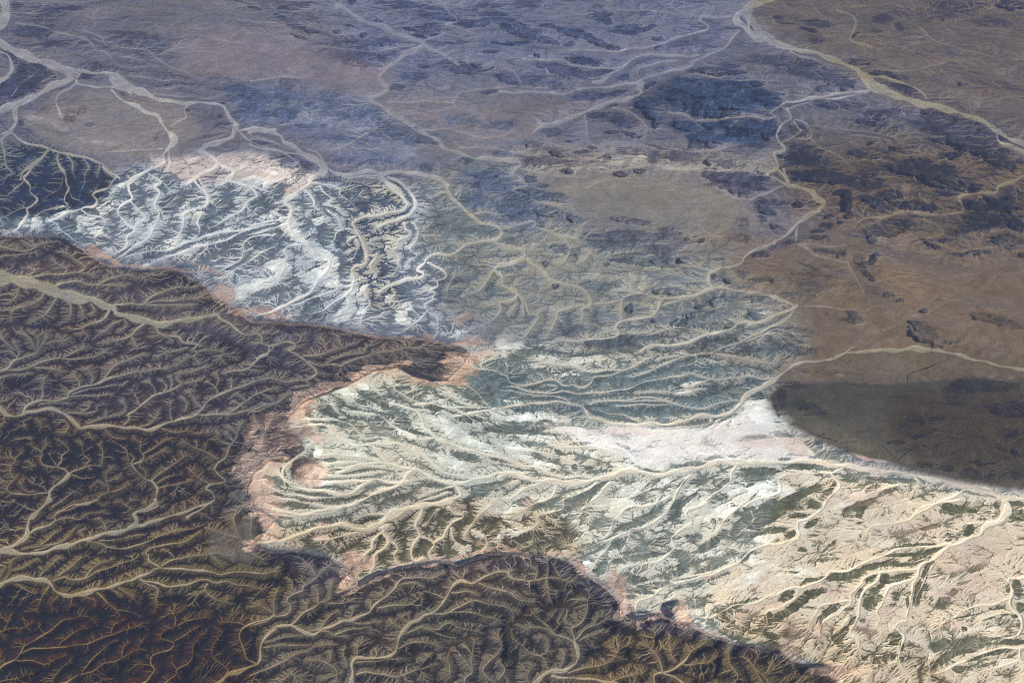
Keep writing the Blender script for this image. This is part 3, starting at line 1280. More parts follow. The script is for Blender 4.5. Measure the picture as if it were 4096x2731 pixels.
D 100 152 18 5 0 .4
D 12 36 14 4 5 .4
D 20 130 10 8 0 .3
D 15 64 12 4 0 .4
D 225 45 3 3 0 .4
W 120 85 22 4 0 .5
W 80 93 8 5 0 .5
W 110 104 20 4 -3 .5
W 105 95 30 4 0 .35
W 95 140 10 2 0 .4
W 130 121 3 3 0 .7
W 225 124 6 2 0 .7
W 212 118 4 1.5 0 .6
W 165 58 8 4 0 .5
W 163 68 5 3 0 .4
W 160 3 20 3 8 .4
W 190 20 20 3 30 .4
W 210 35 14 3 35 .4
W 130 66 14 1.6 0 .5
W 35 153 10 3 0 .5
W 60 155 8 3 0 .6
W 118 134 8 1.6 0 .5
W 30 72 8 3 0 .4
W 5 150 8 6 0 .7
B 150 22 60 16 5 .55
B 60 16 30 6 0 .3
B 200 40 20 10 20 .4
B 180 62 20 10 0 .3
B 225 88 12 8 0 .4
D 5 15 8 8 0 .3
T 3 1
D 60 9 25 6 5 .65
D 90 15 14 4 20 .4
D 135 3 20 4 10 .7
D 155 8 25 6 15 .8
D 175 16 22 5 8 .85
D 192 17 8 3 0 .7
D 170 22 12 3 0 .7
D 120 25 14 4 0 .55
D 105 12 10 6 0 .5
D 84 30 4 9 10 .85
D 80 22 8 3 0 .6
D 86 42 4 3 0 .8
D 110 32 14 4 20 .6
D 140 34 20 5 5 .55
D 157 35 2.5 4 0 .9
D 150 36 3 3 0 .6
D 215 32 16 5 10 .95
D 220 27 8 3 0 .7
D 195 34 14 4 0 .6
D 185 32 8 3 0 .5
D 205 45 25 7 0 .55
D 228 50 6 5 30 .7
D 68 42 5 2 0 .7
D 66 50 7 2.5 0 .75
D 78 47 3 1.4 0 .8
D 130 48 16 3 8 .5
D 115 55 20 5 0 .4
D 105 62 6 4 0 .5
D 190 55 20 4 0 .4
D 220 65 16 6 0 .5
D 155 65 10 2 25 .7
D 160 69 4 1.8 35 .8
D 168 63 6 2 0 .5
D 195 73 12 2 0 .6
D 180 75 10 2 5 .6
D 235 75 5 3 0 .7
D 58 55 6 1.6 0 .7
D 60 60 8 2 0 .6
D 65 72 12 2 5 .6
D 80 75 5 3 -20 .6
D 106 80 7 3 -35 .75
D 110 75 3 2 0 .8
D 98 86 6 5 0 .55
D 103 94 8 2.5 35 .8
D 95 80 6 5 0 .4
D 35 64 4 2 -20 .6
D 20 70 14 3 -20 .5
D 8 76 6 3 0 .6
D 10 97 10 1.6 0 .6
D 19 97 2.5 2 30 .7
D 50 85 8 1.5 20 .5
D 55 98 22 10 10 .35
D 68 94 3 1.5 0 .5
D 75 88 14 3 20 .4
D 90 100 6 3 30 .4
D 110 106 12 4 15 .35
D 10 112 12 4 0 .6
D 5 128 7 3 0 .7
D 90 127 8 4 30 .65
D 88 131 12 3 10 .5
D 120 110 6 3 10 .5
D 130 115 4 2 0 .5
D 150 123 3.5 2 0 .8
D 143 133 7 1.6 10 .9
D 140 141 5 2 60 .85
D 145 146 4 2 40 .85
D 152 149 6 2 25 .85
D 160 153 8 2 15 .85
D 152 140 12 7 25 .5
D 165 148 10 4 20 .4
D 205 130 18 4 8 .5
D 222 135 14 3 8 .4
D 175 150 8 2 0 .5
D 45 110 20 4 0 .2
D 30 30 16 2 0 .0
D 20 31 16 2 0 .5
D 42 33 5 3 0 .8
D 18 40 8 2 20 .7
D 12 44 5 2 30 .7
D 25 52 8 2 25 .6
D 35 140 20 3 5 .35
D 15 8 6 1.5 5 .8
D 5 10 10 6 0 .7
W 133 18 5 3 -20 .7
W 128 15 8 3 0 .3
W 105 48 12 2 -20 .4
W 120 62 20 4 0 .4
W 130 68 10 3 0 .5
W 145 72 12 2 10 .4
W 5 118 8 3 0 .7
W 15 124 6 3 0 .5
W 145 127 6 2 0 .5
W 75 106 10 4 0 .3
W 50 150 14 4 0 .4
W 35 153 8 3 0 .4
W 200 56 20 1.5 -5 .5
W 5 50 6 6 30 .4
B 130 95 30 10 25 1
B 150 105 20 8 15 .9
B 165 115 18 5 5 .9
B 190 110 20 5 0 .6
B 175 82 14 4 -10 .6
B 200 95 35 20 0 .45
B 20 85 24 10 0 .45
B 180 125 30 8 5 .5
B 200 150 35 12 0 .35
T 0 2
D 30 45 30 8 0 .35
D 15 42 14 5 0 .5
D 70 22 25 6 -5 .45
D 110 15 20 3 -5 .5
D 90 48 25 8 -10 .4
D 90 62 16 6 -15 .55
D 120 50 14 8 0 .5
D 135 40 8 8 0 .5
D 115 65 10 4 0 .3
D 145 60 14 12 0 .4
D 180 45 12 6 0 .4
D 15 85 25 6 -5 .95
D 10 92 14 4 0 .9
D 40 90 14 4 0 .5
D 20 78 10 4 0 .3
D 20 100 10 8 0 .5
D 42 106 6 8 0 .7
D 60 105 10 14 0 .55
D 75 98 10 10 0 .5
D 30 118 8 6 0 .5
D 35 130 12 8 -20 .5
D 70 125 14 6 -20 .7
D 82 118 5 6 0 .7
D 95 100 8 10 0 .5
D 105 98 6 8 0 .5
D 130 95 20 8 -25 .5
D 145 112 14 4 -25 .6
D 152 120 10 5 -20 .55
D 150 130 10 5 -10 .6
D 110 140 5 4 0 .6
D 60 135 16 4 -30 .5
D 20 145 14 8 0 .5
D 5 150 8 8 0 .5
D 175 95 16 6 20 .4
D 210 85 4 10 20 .6
D 185 60 10 5 0 .5
D 210 15 25 6 5 .45
D 205 95 6 14 20 .4
D 220 50 14 5 -20 .4
D 160 80 16 3 0 .4
B 150 85 30 6 0 .5
B 100 90 30 5 0 .5
B 160 118 14 10 20 .5
B 160 140 14 10 0 .5
B 120 142 20 8 0 .4
B 90 135 20 10 0 .3
B 70 30 40 10 0 .4
K 226 95 8 8 0 .6
K 215 85 6 8 0 .5
K 210 115 10 14 0 .6
K 222 135 10 8 30 .8
K 230 148 10 12 0 .8
K 225 120 8 14 0 .5
W 228 108 5 8 20 .7
T 1 2
K 90 36 8 4 10 .9
K 75 43 16 2 0 .9
K 60 48 10 5 -20 1
K 45 58 12 8 -30 1
K 40 70 10 8 0 .8
K 105 31 14 4 -5 .8
K 125 28 12 3 -15 .8
K 120 33 10 5 0 .6
K 140 40 8 4 0 .7
K 150 41 14 4 20 .6
K 180 28 16 8 30 .9
K 172 40 12 6 0 .9
K 175 9 10 2 -5 .8
K 188 22 8 6 0 .7
K 200 18 8 4 -20 .5
K 152 5 7 4 20 .5
K 20 75 18 8 0 .4
K 30 88 14 8 0 .5
K 50 82 8 8 30 .6
K 57 89 6 5 20 1
K 15 95 16 10 0 .4
K 25 105 10 6 20 .6
K 8 112 10 8 0 .5
K 15 110 12 4 20 .5
K 10 130 14 6 0 .6
K 10 145 14 10 0 .8
K 5 120 8 6 0 .4
D 25 80 10 8 -30 .5
D 42 85 12 6 -20 .5
D 22 95 6 10 0 .5
D 10 72 8 5 0 .6
D 38 99 4 3 0 .5
D 34 104 3 3 0 .8
D 40 111 2.5 3 0 .8
D 29 118 2 4 -20 .8
D 172 18 10 4 -20 .6
D 75 30 16 4 10 .3
D 25 17 18 4 20 .5
D 50 68 3 3 0 .6
D 62 78 8 3 15 .6
D 65 63 8 3 15 .5
D 70 68 8 3 15 .6
D 85 78 14 4 15 .55
D 95 86 10 4 20 .4
D 98 60 8 3 20 .5
D 108 55 10 4 20 .4
D 85 62 10 4 15 .4
D 112 72 8 4 20 .5
D 125 70 12 4 25 .6
D 130 50 14 4 20 .4
D 115 62 3 6 0 .6
D 150 48 10 6 0 .4
D 130 40 8 4 0 .5
D 200 45 30 12 15 .6
D 215 35 18 8 20 .5
D 160 62 10 3 0 .5
D 190 73 16 3 3 .6
D 220 80 14 3 5 .5
D 135 83 10 2 15 .6
D 130 92 14 3 10 .4
D 185 105 14 3 12 .7
D 215 108 10 2 12 .6
D 160 100 10 3 20 .4
D 105 91 6 2 0 .4
D 108 104 6 2 0 .4
D 68 108 5 1.8 -5 .8
D 72 116 6 1.5 -5 .8
D 90 118 12 1.5 -10 .5
D 25 127 12 2.5 15 .7
D 60 138 10 1.4 5 .7
D 25 137 6 2 0 .6
D 70 141 12 2.5 0 .5
D 105 130 10 2 -10 .5
D 85 142 20 2.5 -10 .5
D 40 146 12 3 0 .5
D 25 147 6 2 10 .7
D 110 139 25 3 -20 .5
D 150 128 12 3 -10 .55
D 160 130 8 3 0 .5
D 170 133 4 1.6 0 .8
D 120 145 20 4 -20 .4
D 210 130 12 4 -10 .5
D 195 138 14 4 -25 .5
D 2 143 5 8 0 .5
W 57 101 4 5 0 1.2
W 96 45 7 3 25 1
W 85 50 9 4 10 .8
W 48 73 4 3 0 .9
W 60 90 4 8 -30 .6
W 65 115 4 8 20 .6
W 60 127 16 3 0 .6
W 165 60 5 3 20 .8
W 158 57 10 3 20 .5
W 150 48 8 3 0 .5
W 215 56 8 3 20 .7
W 160 75 14 6 35 .8
W 130 85 10 5 20 .8
W 175 85 20 6 25 1
W 195 95 18 4 20 .9
W 225 70 20 5 10 .9
W 230 102 10 4 20 1
W 165 105 12 5 20 .6
W 175 112 16 4 10 .7
W 145 80 8 5 20 .7
W 85 98 18 8 10 .35
W 200 145 10 6 0 .5
W 215 150 16 6 0 .6
W 220 10 12 4 -10 .6
W 120 45 6 4 0 .3
K 54 121 13 11 0 1
D 48 112 9 6 -25 .9
D 43 118 6 7 30 .7
B 50 113 12 10 0 .9
D 57 123 3 3 0 .5
D 60 113 3 5 0 .3
T 2 2
W 60 35 20 3 5 1
W 40 22 10 3 0 .7
W 10 10 12 4 0 .8
W 30 28 14 3 0 .6
W 100 27 10 3 0 .4
W 25 70 30 4 3 1
W 50 73 14 3 3 .8
W 10 57 10 3 20 .6
W 162 44 12 4 -5 1.1
W 157 50 9 2 -5 .9
W 215 62 14 5 -10 1.1
W 225 72 12 5 10 .9
W 205 70 10 4 -20 .6
W 30 88 20 4 10 .6
W 15 100 16 6 20 .9
W 35 112 14 5 20 .9
W 80 103 20 4 10 .7
W 105 112 14 5 20 .8
W 125 110 14 4 10 .7
W 85 92 25 6 5 .4
W 140 85 40 6 0 .4
W 115 132 16 5 -10 .8
W 100 145 18 8 -10 .7
W 140 127 8 3 -30 .8
W 165 135 8 5 -30 .9
W 205 135 14 7 0 1.1
W 190 150 20 6 -20 .9
W 225 130 10 5 0 .8
W 60 82 14 3 0 .3
W 130 72 30 2 -3 .3
W 75 22 20 3 -5 .7
W 180 25 12 3 5 .5
W 170 148 10 6 -30 .6
W 130 100 16 3 10 .5
W 25 140 14 4 0 .5
D 80 40 25 5 -10 .7
D 120 42 30 6 -15 .8
D 150 30 30 4 -20 .6
D 180 10 20 6 -20 .7
D 200 50 25 5 5 .7
D 170 56 20 4 0 .6
D 100 66 30 4 3 .85
D 140 66 25 4 0 .8
D 50 50 30 5 10 .5
D 20 66 16 3 -10 .8
D 35 76 6 1.8 -10 .7
D 30 83 8 3 -20 .6
D 10 83 20 2.5 3 .7
D 40 86 10 1.4 5 .7
D 25 94 10 2 5 .7
D 50 101 4 2 20 .7
D 30 104 8 2.5 20 .6
D 70 94 10 1.6 -5 .6
D 105 96 8 1.6 25 .6
D 170 78 14 2 -8 .6
D 145 80 20 1.6 0 .5
D 105 79 6 1.6 5 .4
D 195 71 10 1.6 -20 .6
D 64 115 3 4 0 .8
D 75 115 4 1.4 0 .7
D 85 118 10 1.6 -5 .7
D 130 116 8 1.6 0 .6
D 165 112 14 3 -5 .7
D 185 106 10 3 -8 .9
D 152 113 6 2 0 .6
D 200 105 5 2 20 .8
D 75 137 14 4 -25 .8
D 60 142 10 4 -20 .6
D 85 130 8 2 -25 .7
D 40 145 14 3 -20 .6
D 25 145 8 5 0 .5
D 35 115 20 3 15 .4
D 130 128 10 2 -35 .7
D 155 128 6 1.6 -40 .7
D 170 127 8 3 -10 .5
D 135 148 4 8 30 .4
D 150 148 4 4 40 .6
D 190 130 10 2.5 -35 .7
D 220 118 14 4 0 .6
D 160 143 14 1.8 -40 .6
D 210 150 3 1.2 30 .6
D 200 148 2.5 1.2 10 .8
D 118 140 6 2 -10 .5
D 215 152 5 4 0 .5
D 85 8 14 4 0 .5
D 105 13 14 4 0 .5
D 210 16 8 3 -10 .5
D 90 5 20 4 -10 .5
D 15 20 14 4 -15 .5
D 30 15 10 3 -15 .4
K 110 84 30 3 3 .25
K 215 90 14 5 0 .3
K 115 118 6 1.5 -10 .4
B 200 22 25 5 5 .35
B 25 144 6 5 0 .5
T 3 2
D 55 65 12 5 15 .75
D 45 62 8 4 0 .4
D 28 55 4 8 0 .5
D 24 66 2 6 -30 .7
D 75 78 6 1 10 .4
D 57 87 4 1 10 .8
D 70 91 6 1.4 12 .6
D 60 94 4 1.4 0 .4
D 125 93 8 2 0 .6
D 145 88 7 2.5 -15 .55
D 145 75 18 5 -10 .3
D 115 55 25 5 0 .2
D 180 52 16 10 0 .35
D 200 45 25 6 0 .45
D 222 65 18 8 0 .5
D 195 40 10 4 10 .4
D 195 110 8 2.5 12 .95
D 205 111 6 1 0 .8
D 215 98 6 2 30 .8
D 228 103 6 2 30 .7
D 150 113 7 2.5 8 .9
D 167 115 8 3 8 .85
D 190 120 10 5 10 .75
D 205 123 6 4 0 .6
D 225 85 10 5 0 .4
D 85 45 40 4 0 .15
D 230 120 6 5 0 .4
D 30 86 10 2.4 5 .6
D 8 88 10 2 0 .6
D 55 100 12 2 40 .3
D 45 114 12 2.5 0 .75
D 45 112 25 1.6 3 .5
D 30 107 6 1.4 0 .6
D 10 118 12 3 -5 .65
D 5 124 8 3 0 .6
D 58 120 5 2 0 .6
D 70 130 6 2 -60 .7
D 65 138 4 6 40 .5
D 45 137 16 4 -30 .8
D 35 142 14 4 -30 .8
D 22 148 8 5 -30 .8
D 15 154 6 3 0 .7
D 8 154 4 3 0 .8
D 85 122 8 4 -10 .5
D 95 120 8 2 -5 .6
D 110 124 16 1.8 5 .6
D 135 126 10 2 5 .85
D 120 127 8 1.6 5 .7
D 105 133 8 3 -30 .7
D 118 136 12 2.4 -20 .8
D 97 146 10 3 -25 .8
D 90 150 10 3 0 .6
D 95 155 3 3 0 .6
D 172 150 8 3 0 .6
D 190 150 6 3 0 .4
D 185 146 20 3 0 .2
D 195 137 20 1.4 12 .6
D 225 145 6 3 0 .8
D 212 146 3 4 0 .5
D 65 104 8 4 0 .3
D 30 8 20 5 -10 .4
D 12 17 9 4 0 .55
D 45 15 14 3 0 .5
D 5 41 8 3 0 .7
D 35 43 16 4 10 .4
W 5 62 8 3 10 1.2
W 10 72 12 5 25 .9
W 45 37 10 3 -10 .6
W 32 39 6 2 0 .5
W 76 36 4 2 0 .8
W 60 39 6 1.6 0 .5
W 220 39 14 2.4 5 .7
W 150 39 4 2 20 .5
W 160 84 2.5 .8 -5 1
W 25 70 14 6 25 .4
W 10 135 12 6 0 .9
W 30 135 8 6 0 .8
W 50 125 8 5 0 .6
W 75 145 8 8 0 .5
W 130 143 10 4 0 .5
W 175 140 16 3 -10 .3
W 90 135 20 4 0 .4
W 110 108 14 1.4 8 .5
K 10 92 16 5 0 .4
K 40 97 10 6 25 .5
K 35 92 14 4 10 .4
K 95 140 30 8 0 .3
K 100 106 10 1.4 15 .6
B 200 15 30 10 0 .5
T 0 3
D 10 5 10 5 0 .5
D 5 25 8 8 0 .75
D 15 20 6 4 0 .4
D 60 22 14 3 -20 .6
D 70 8 20 4 -10 .5
D 100 12 14 4 -20 .5
D 100 33 12 2 -8 .95
D 125 26 16 2 -15 .8
D 120 36 25 2.5 -12 .9
D 98 42 12 2 0 .85
D 150 32 20 3 -20 .8
D 70 46 20 3 0 .5
D 75 50 8 4 -20 .6
D 100 48 14 4 -10 .6
D 95 60 12 3 -20 .6
D 115 52 10 4 0 .5
D 150 45 14 4 -10 .6
D 165 20 14 4 0 .6
D 20 80 16 4 10 .85
D 8 80 10 6 0 .85
D 10 88 10 3 0 .7
D 65 96 10 4 0 .8
D 85 98 14 4 0 .8
D 95 82 6 4 50 .8
D 105 88 6 4 20 .8
D 118 88 4 4 0 .9
D 127 88 5 5 0 .9
D 115 96 14 3 5 .8
D 145 85 12 2.5 0 .6
D 170 85 10 5 0 .6
D 155 83 8 3 0 .5
D 190 75 10 3 0 .4
D 205 70 10 3 0 .4
D 95 67 6 2 0 .5
D 10 110 14 5 -20 .5
D 25 98 14 4 0 .4
D 60 110 14 4 -30 .6
D 40 105 14 5 -30 .6
D 80 112 14 5 -20 .5
D 30 130 16 6 -15 .6
D 15 150 25 8 -10 .7
D 70 140 14 8 -30 .65
D 95 125 14 6 -20 .5
D 110 115 12 4 -10 .6
D 50 145 14 6 -30 .5
D 105 145 12 8 -20 .6
D 122 115 5 10 10 .7
D 145 115 8 3 -20 .5
D 190 118 4 12 20 .7
D 170 125 6 10 20 .6
D 205 85 14 3 -10 .5
D 215 80 12 3 -5 .5
D 165 145 8 8 0 .4
D 135 110 6 3 -20 .5
D 225 110 8 5 0 .3
D 215 130 4 8 -10 .3
D 228 148 10 6 -20 .5
B 40 95 30 5 0 1
B 10 95 14 6 0 .9
B 60 105 20 4 0 .8
B 90 110 25 5 -20 .7
B 140 98 14 4 -15 .9
B 170 108 20 6 -20 .8
B 190 100 20 6 -15 .6
B 210 78 14 3 -10 .8
B 145 130 6 14 20 .4
B 185 115 8 14 25 .5
B 100 130 20 12 0 .6
B 30 140 30 10 0 .7
B 50 46 40 4 0 .5
B 60 125 40 14 -10 .6
B 160 25 20 2 -15 .5
D 185 52 20 5 0 .1
D 160 65 20 3 5 .35
W 75 70 8 4 0 .35
W 105 80 10 5 10 .35
W 125 78 14 5 0 .4
W 60 72 6 3 0 .3
K 225 12 12 10 0 .8
K 228 20 8 6 0 .6
K 213 42 6 3 0 .8
K 215 36 8 2 0 .5
T 1 3
D 50 45 14 6 -20 .85
D 35 55 8 10 20 .85
D 25 50 10 6 0 .6
D 60 52 8 6 0 .6
D 20 70 14 4 0 .6
D 75 32 6 4 0 .6
D 50 33 4 3 0 .5
D 87 63 2.5 5 20 1
D 90 42 12 2 -10 .5
D 25 42 10 3 0 .4
D 120 70 16 3 -30 .5
D 40 68 6 4 0 .5
D 60 100 16 4 -15 .6
D 80 90 14 4 -20 .5
D 45 112 8 2 15 .7
D 40 120 14 3 0 .6
D 95 95 10 4 0 .5
D 110 100 14 4 -10 .5
D 95 110 18 3 -5 .5
D 80 120 10 4 0 .5
D 30 105 8 3 -30 .4
D 150 73 14 4 -10 .4
D 150 83 14 5 -20 .5
D 135 97 8 5 -30 .5
D 150 90 14 3 -10 .4
D 180 100 18 3 0 .5
D 190 96 18 3 5 .5
D 165 115 14 3 10 .7
D 190 110 20 3 5 .6
D 205 90 14 4 15 .5
D 215 100 10 4 0 .6
D 145 125 14 4 0 .5
D 120 140 18 5 0 .75
D 150 140 12 5 -30 .7
D 140 130 14 3 -10 .6
D 105 153 14 4 0 .7
D 97 128 6 6 0 .7
D 80 130 8 6 0 .5
D 110 122 10 4 0 .5
D 180 128 6 4 0 .6
D 190 125 5 8 10 .6
D 205 125 8 6 0 .6
D 220 128 5 10 0 .8
D 215 70 10 4 0 .4
D 220 55 14 4 0 .5
D 190 65 20 3 -10 .3
D 148 40 6 7 20 .75
D 153 15 4 12 20 .6
D 165 14 6 5 0 .6
D 120 50 4 3 0 .7
D 112 33 3 3 0 .6
D 113 48 3 5 20 .6
D 128 33 5 6 20 .4
D 180 20 6 8 30 .4
D 190 12 6 10 40 .5
D 205 20 6 10 30 .4
D 195 38 4 6 -20 .7
D 165 43 6 4 -40 .6
D 180 35 8 3 30 .5
D 222 25 8 6 -30 .4
D 110 30 4 2 0 .3
D 170 57 2 2 0 1
D 165 22 2 4 20 .5
D 65 18 10 2 -5 .6
D 30 15 6 1.6 5 .6
D 100 15 14 3 -10 .5
D 58 45 3 2 0 .6
D 95 38 14 2 -10 .4
D 135 20 10 4 -20 .25
D 180 56 20 3 -10 .4
K 20 10 14 6 0 .5
K 60 21 4 2 0 1
K 18 30 14 3 -10 .6
K 58 32 8 3 0 .6
K 65 34 3 4 0 .8
K 35 40 14 3 0 .5
K 85 58 10 14 10 .95
K 100 55 8 6 0 .7
K 80 72 8 5 -30 .7
K 152 54 7 3.5 0 1
K 158 50 3 6 0 .8
K 95 50 10 4 20 .5
K 200 43 14 2 -15 .8
K 222 43 8 3 30 .9
K 180 48 14 2 -15 .6
K 195 36 6 3 0 .4
K 110 66 14 3 -25 .5
K 120 60 14 2 -30 .5
K 90 77 14 2 -25 .7
B 185 120 20 2.5 -20 .9
B 170 128 10 2 -35 1
B 226 103 4 8 0 1
B 215 116 12 2 -10 .9
B 55 125 25 4 -20 .6
B 110 72 14 3 -20 .7
B 100 75 14 2 -10 .6
B 40 125 14 3 -10 .6
B 110 118 10 4 0 .7
B 20 65 20 10 0 .4
B 8 85 14 14 0 .5
B 60 133 20 3 -20 .5
W 215 8 16 6 10 .8
W 220 28 16 5 -20 .7
W 115 15 5 4 0 .4
W 185 42 8 5 0 .5
W 178 38 4 5 20 .4
W 225 15 10 6 0 .6
W 195 30 6 4 0 .4
D 60 128 8 2 0 .3
T 2 3
D 15 55 20 5 0 .4
D 45 57 12 6 0 .6
D 20 75 10 3 0 .5
D 30 77 7 4 0 .7
D 55 72 14 3 10 .6
D 70 80 10 4 20 .4
D 40 90 10 4 30 .6
D 10 85 10 3 20 .5
D 30 100 12 4 40 .7
D 45 105 12 4 40 .6
D 20 102 6 3 0 .7
D 15 120 12 4 40 .7
D 30 125 12 4 40 .5
D 80 85 10 8 0 .6
D 55 85 8 6 0 .5
D 75 100 8 6 0 .3
D 5 120 4 14 0 .8
D 8 135 6 10 0 .7
D 95 107 14 3 10 .6
D 85 130 12 4 -10 .6
D 110 130 8 5 0 .5
D 105 112 14 3 10 .5
D 130 115 8 4 0 .4
D 125 132 6 8 -30 .6
D 190 125 5 8 0 .75
D 187 140 4 10 0 .7
D 205 125 6 8 0 .6
D 175 130 8 6 -30 .5
D 170 143 14 4 -10 .6
D 215 135 8 6 0 .4
D 228 128 8 5 0 .5
D 165 118 8 5 -30 .5
D 150 112 8 3 0 .5
D 200 152 8 6 0 .5
D 100 142 8 4 0 .4
D 125 105 6 2 30 .7
D 138 98 4 1.2 10 1
D 127 97 10 .8 8 .8
D 99 92 1.2 3 0 1
D 122 107 3 1.2 40 1
D 145 103 2 1.5 0 .8
D 81 60 2 1.5 20 .9
D 110 67 5 4 10 .8
D 118 69 8 3 0 .6
D 135 73 16 3 -10 .6
D 122 79 14 1.8 3 .7
D 145 88 10 3 -15 .6
D 103 72 5 5 30 .4
D 35 42 3 8 0 .8
D 88 57 8 5 -30 .6
D 115 50 25 3 -10 .5
D 130 47 16 2.5 -15 .5
D 100 38 10 5 -20 .5
D 75 40 12 3 -15 .5
D 90 20 12 4 -15 .4
D 115 20 18 3 -20 .75
D 130 12 10 3 -35 .7
D 150 8 5 10 30 .7
D 143 18 10 2 -30 .5
D 140 35 10 4 -35 .6
D 155 55 5 12 10 .75
D 150 62 14 4 -20 .6
D 150 45 8 5 0 .5
D 178 38 12 4 -35 .7
D 165 33 6 4 0 .6
D 190 30 8 3 -40 .6
D 210 20 14 5 -45 .7
D 228 8 5 14 40 .75
D 215 30 14 3 -10 .6
D 205 12 4 2 0 .7
D 200 4 3 1.2 20 .8
D 190 50 14 2.5 -25 .6
D 210 48 8 3 -40 .7
D 180 58 14 2 -20 .6
D 165 72 12 2 -10 .5
D 185 66 12 1.6 -20 .5
D 200 90 14 3 -15 .6
D 220 85 14 2 -10 .7
D 190 95 8 2 -5 .7
D 170 90 6 2 -20 .6
D 205 95 8 2 0 .5
D 228 100 3 5 10 .7
D 222 112 14 2.5 -10 .7
D 205 118 10 2 10 .4
D 225 115 10 3 10 .6
D 60 6 14 5 -25 .7
D 65 15 12 3 -10 .4
D 25 30 14 4 -10 .5
D 10 35 8 5 0 .5
D 60 30 10 5 -30 .4
D 70 3 10 2 -30 .4
D 110 92 2 3 0 .4
D 112 83 4 2 -10 .6
D 112 95 4 3 0 .6
K 68 57 4 9 -35 .8
K 58 48 8 2 20 .8
K 15 45 8 3 25 .8
K 45 46 8 1.6 0 .6
K 95 70 5 6 -35 .9
K 103 78 5 8 -15 1
K 105 90 5 9 0 1
K 100 100 5 5 0 .9
K 98 63 5 2.5 20 .8
K 105 68 4 4 0 .7
K 157 95 8 8 10 1.2
K 160 102 5 6 30 1
K 157 87 3 4 0 .9
K 135 97 14 3 -10 .7
K 130 100 8 3 0 .8
K 118 105 4 6 30 .8
K 115 93 3 6 0 .6
K 185 115 14 1.4 25 .5
K 210 98 14 6 -20 .4
K 225 70 14 10 -20 .25
K 180 65 8 3 -20 .5
K 25 5 4 4 0 .6
W 60 15 14 6 0 .7
W 95 3 18 4 -10 .8
W 110 14 14 4 -20 .4
W 140 22 8 4 -20 1
W 165 8 10 5 -10 .8
W 195 10 12 6 -20 1
W 175 15 12 4 -20 .8
W 165 20 8 3 0 .6
W 70 25 6 3 0 .8
W 100 45 8 5 -20 .6
W 75 53 5 4 20 .7
W 180 45 16 4 -15 .7
W 220 50 10 5 -20 .9
W 225 60 14 5 -15 .9
W 205 70 20 6 -20 .8
W 185 75 14 4 -20 .5
W 150 53 5 4 0 .6
W 140 78 5 4 0 .6
W 125 92 5 3 0 .7
W 160 75 8 3 -10 .4
W 170 95 6 3 0 .5
W 130 62 14 2 -10 .3
W 15 25 14 6 0 .4
W 170 104 8 2.5 20 .6
B 12 104 4 6 0 .9
B 30 92 14 3 -40 .8
B 60 85 20 5 -10 .4
B 150 130 40 20 0 .35
B 210 130 20 14 0 .4
B 110 125 20 8 0 .3
B 75 60 12 2 35 .5
B 10 115 4 4 0 .5
T 3 3
D 30 8 14 4 -35 .8
D 20 14 8 5 -40 .8
D 8 22 10 4 -20 .7
D 9 13 4 3 0 .8
D 45 5 12 4 -20 .6
D 57 5 5 3 0 .6
D 42 13 8 2.5 0 .7
D 95 5 12 4 -20 .75
D 96 12 4 3 60 .6
D 20 27 14 3 -10 .6
D 53 20 8 2.5 -35 .9
D 36 30 7 2.4 -30 .9
D 10 48 8 5 20 .4
D 30 62 14 1.6 0 .6
D 40 67 4 1.2 0 .7
D 47 43 4 2 10 .6
D 80 37 14 3 -10 .3
D 68 40 8 1.4 -40 .5
D 60 52 20 1.6 -8 .3
D 140 39 22 1.7 -5 .9
D 150 46 14 3 -25 .8
D 130 47 18 1.6 -2 .6
D 140 53 18 2 -12 .85
D 112 55 16 2 -5 .85
D 95 60 14 2 -12 .9
D 75 65 10 3 -15 .95
D 85 66 12 2 -8 .8
D 110 45 6 1 -20 .6
D 55 68 10 2 -15 .8
D 45 72 6 1.4 -15 .6
D 32 82 7 4 -25 .85
D 45 86 12 4 -40 .95
D 58 80 8 3 -30 .7
D 30 97 14 4 -30 .95
D 15 105 10 3 -30 .9
D 55 92 8 1.4 3 .7
D 110 63 5 4 0 .0
D 116 67 4 5 10 .85
D 104 67 6 2 -30 .8
D 130 65 8 2 -15 .6
D 125 69 14 1.6 -12 .7
D 110 75 8 2 -20 .7
D 95 80 5 4 -35 .8
D 102 88 7 6 -40 .8
D 112 84 4 3 -40 .6
D 125 82 4 4 0 .6
D 150 63 3 8 20 .95
D 143 80 3 12 8 .95
D 155 53 4 2 0 .7
D 148 75 3 3 -30 .6
D 135 88 1.6 6 5 .8
D 155 57 3 5 30 .5
D 70 93 8 4 -35 .9
D 65 99 6 2 -30 .8
D 84 93 5 1.4 -10 .7
D 88 102 3 5 30 .8
D 80 112 6 3 -45 .85
D 75 118 4 4 0 .8
D 96 103 3 2 20 .7
D 62 107 1.6 6 0 .8
D 50 105 5 2 -30 .5
D 40 115 14 6 0 .5
D 22 117 6 3 0 .6
D 60 122 4 6 0 .6
D 78 122 3 4 0 .6
D 42 128 6 2 20 .5
D 125 118 5 8 20 .7
D 131 125 2 5 10 .8
D 130 137 3 3 0 .6
D 115 136 14 3 -15 .7
D 112 142 8 1.4 -20 .7
D 99 136 2 2 0 .5
D 165 87 6 5 -30 .75
D 175 78 3 3 0 .8
D 182 71 5 1.8 -10 .8
D 155 84 2 2 0 .6
D 195 58 8 3 -20 .5
D 175 64 4 2 -10 .3
D 187 54 4 1 0 .4
D 155 23 9 2 -10 .8
D 127 29 2.4 1.4 0 .9
D 158 32 3 1 0 .7
D 170 34 3 1 -10 .9
D 187 25 6 5 -50 .9
D 180 28 3 1.4 -30 .6
D 175 8 10 4 0 .5
D 170 5 5 3 0 .6
D 190 9 4 1.4 0 .5
D 228 14 9 6 20 .75
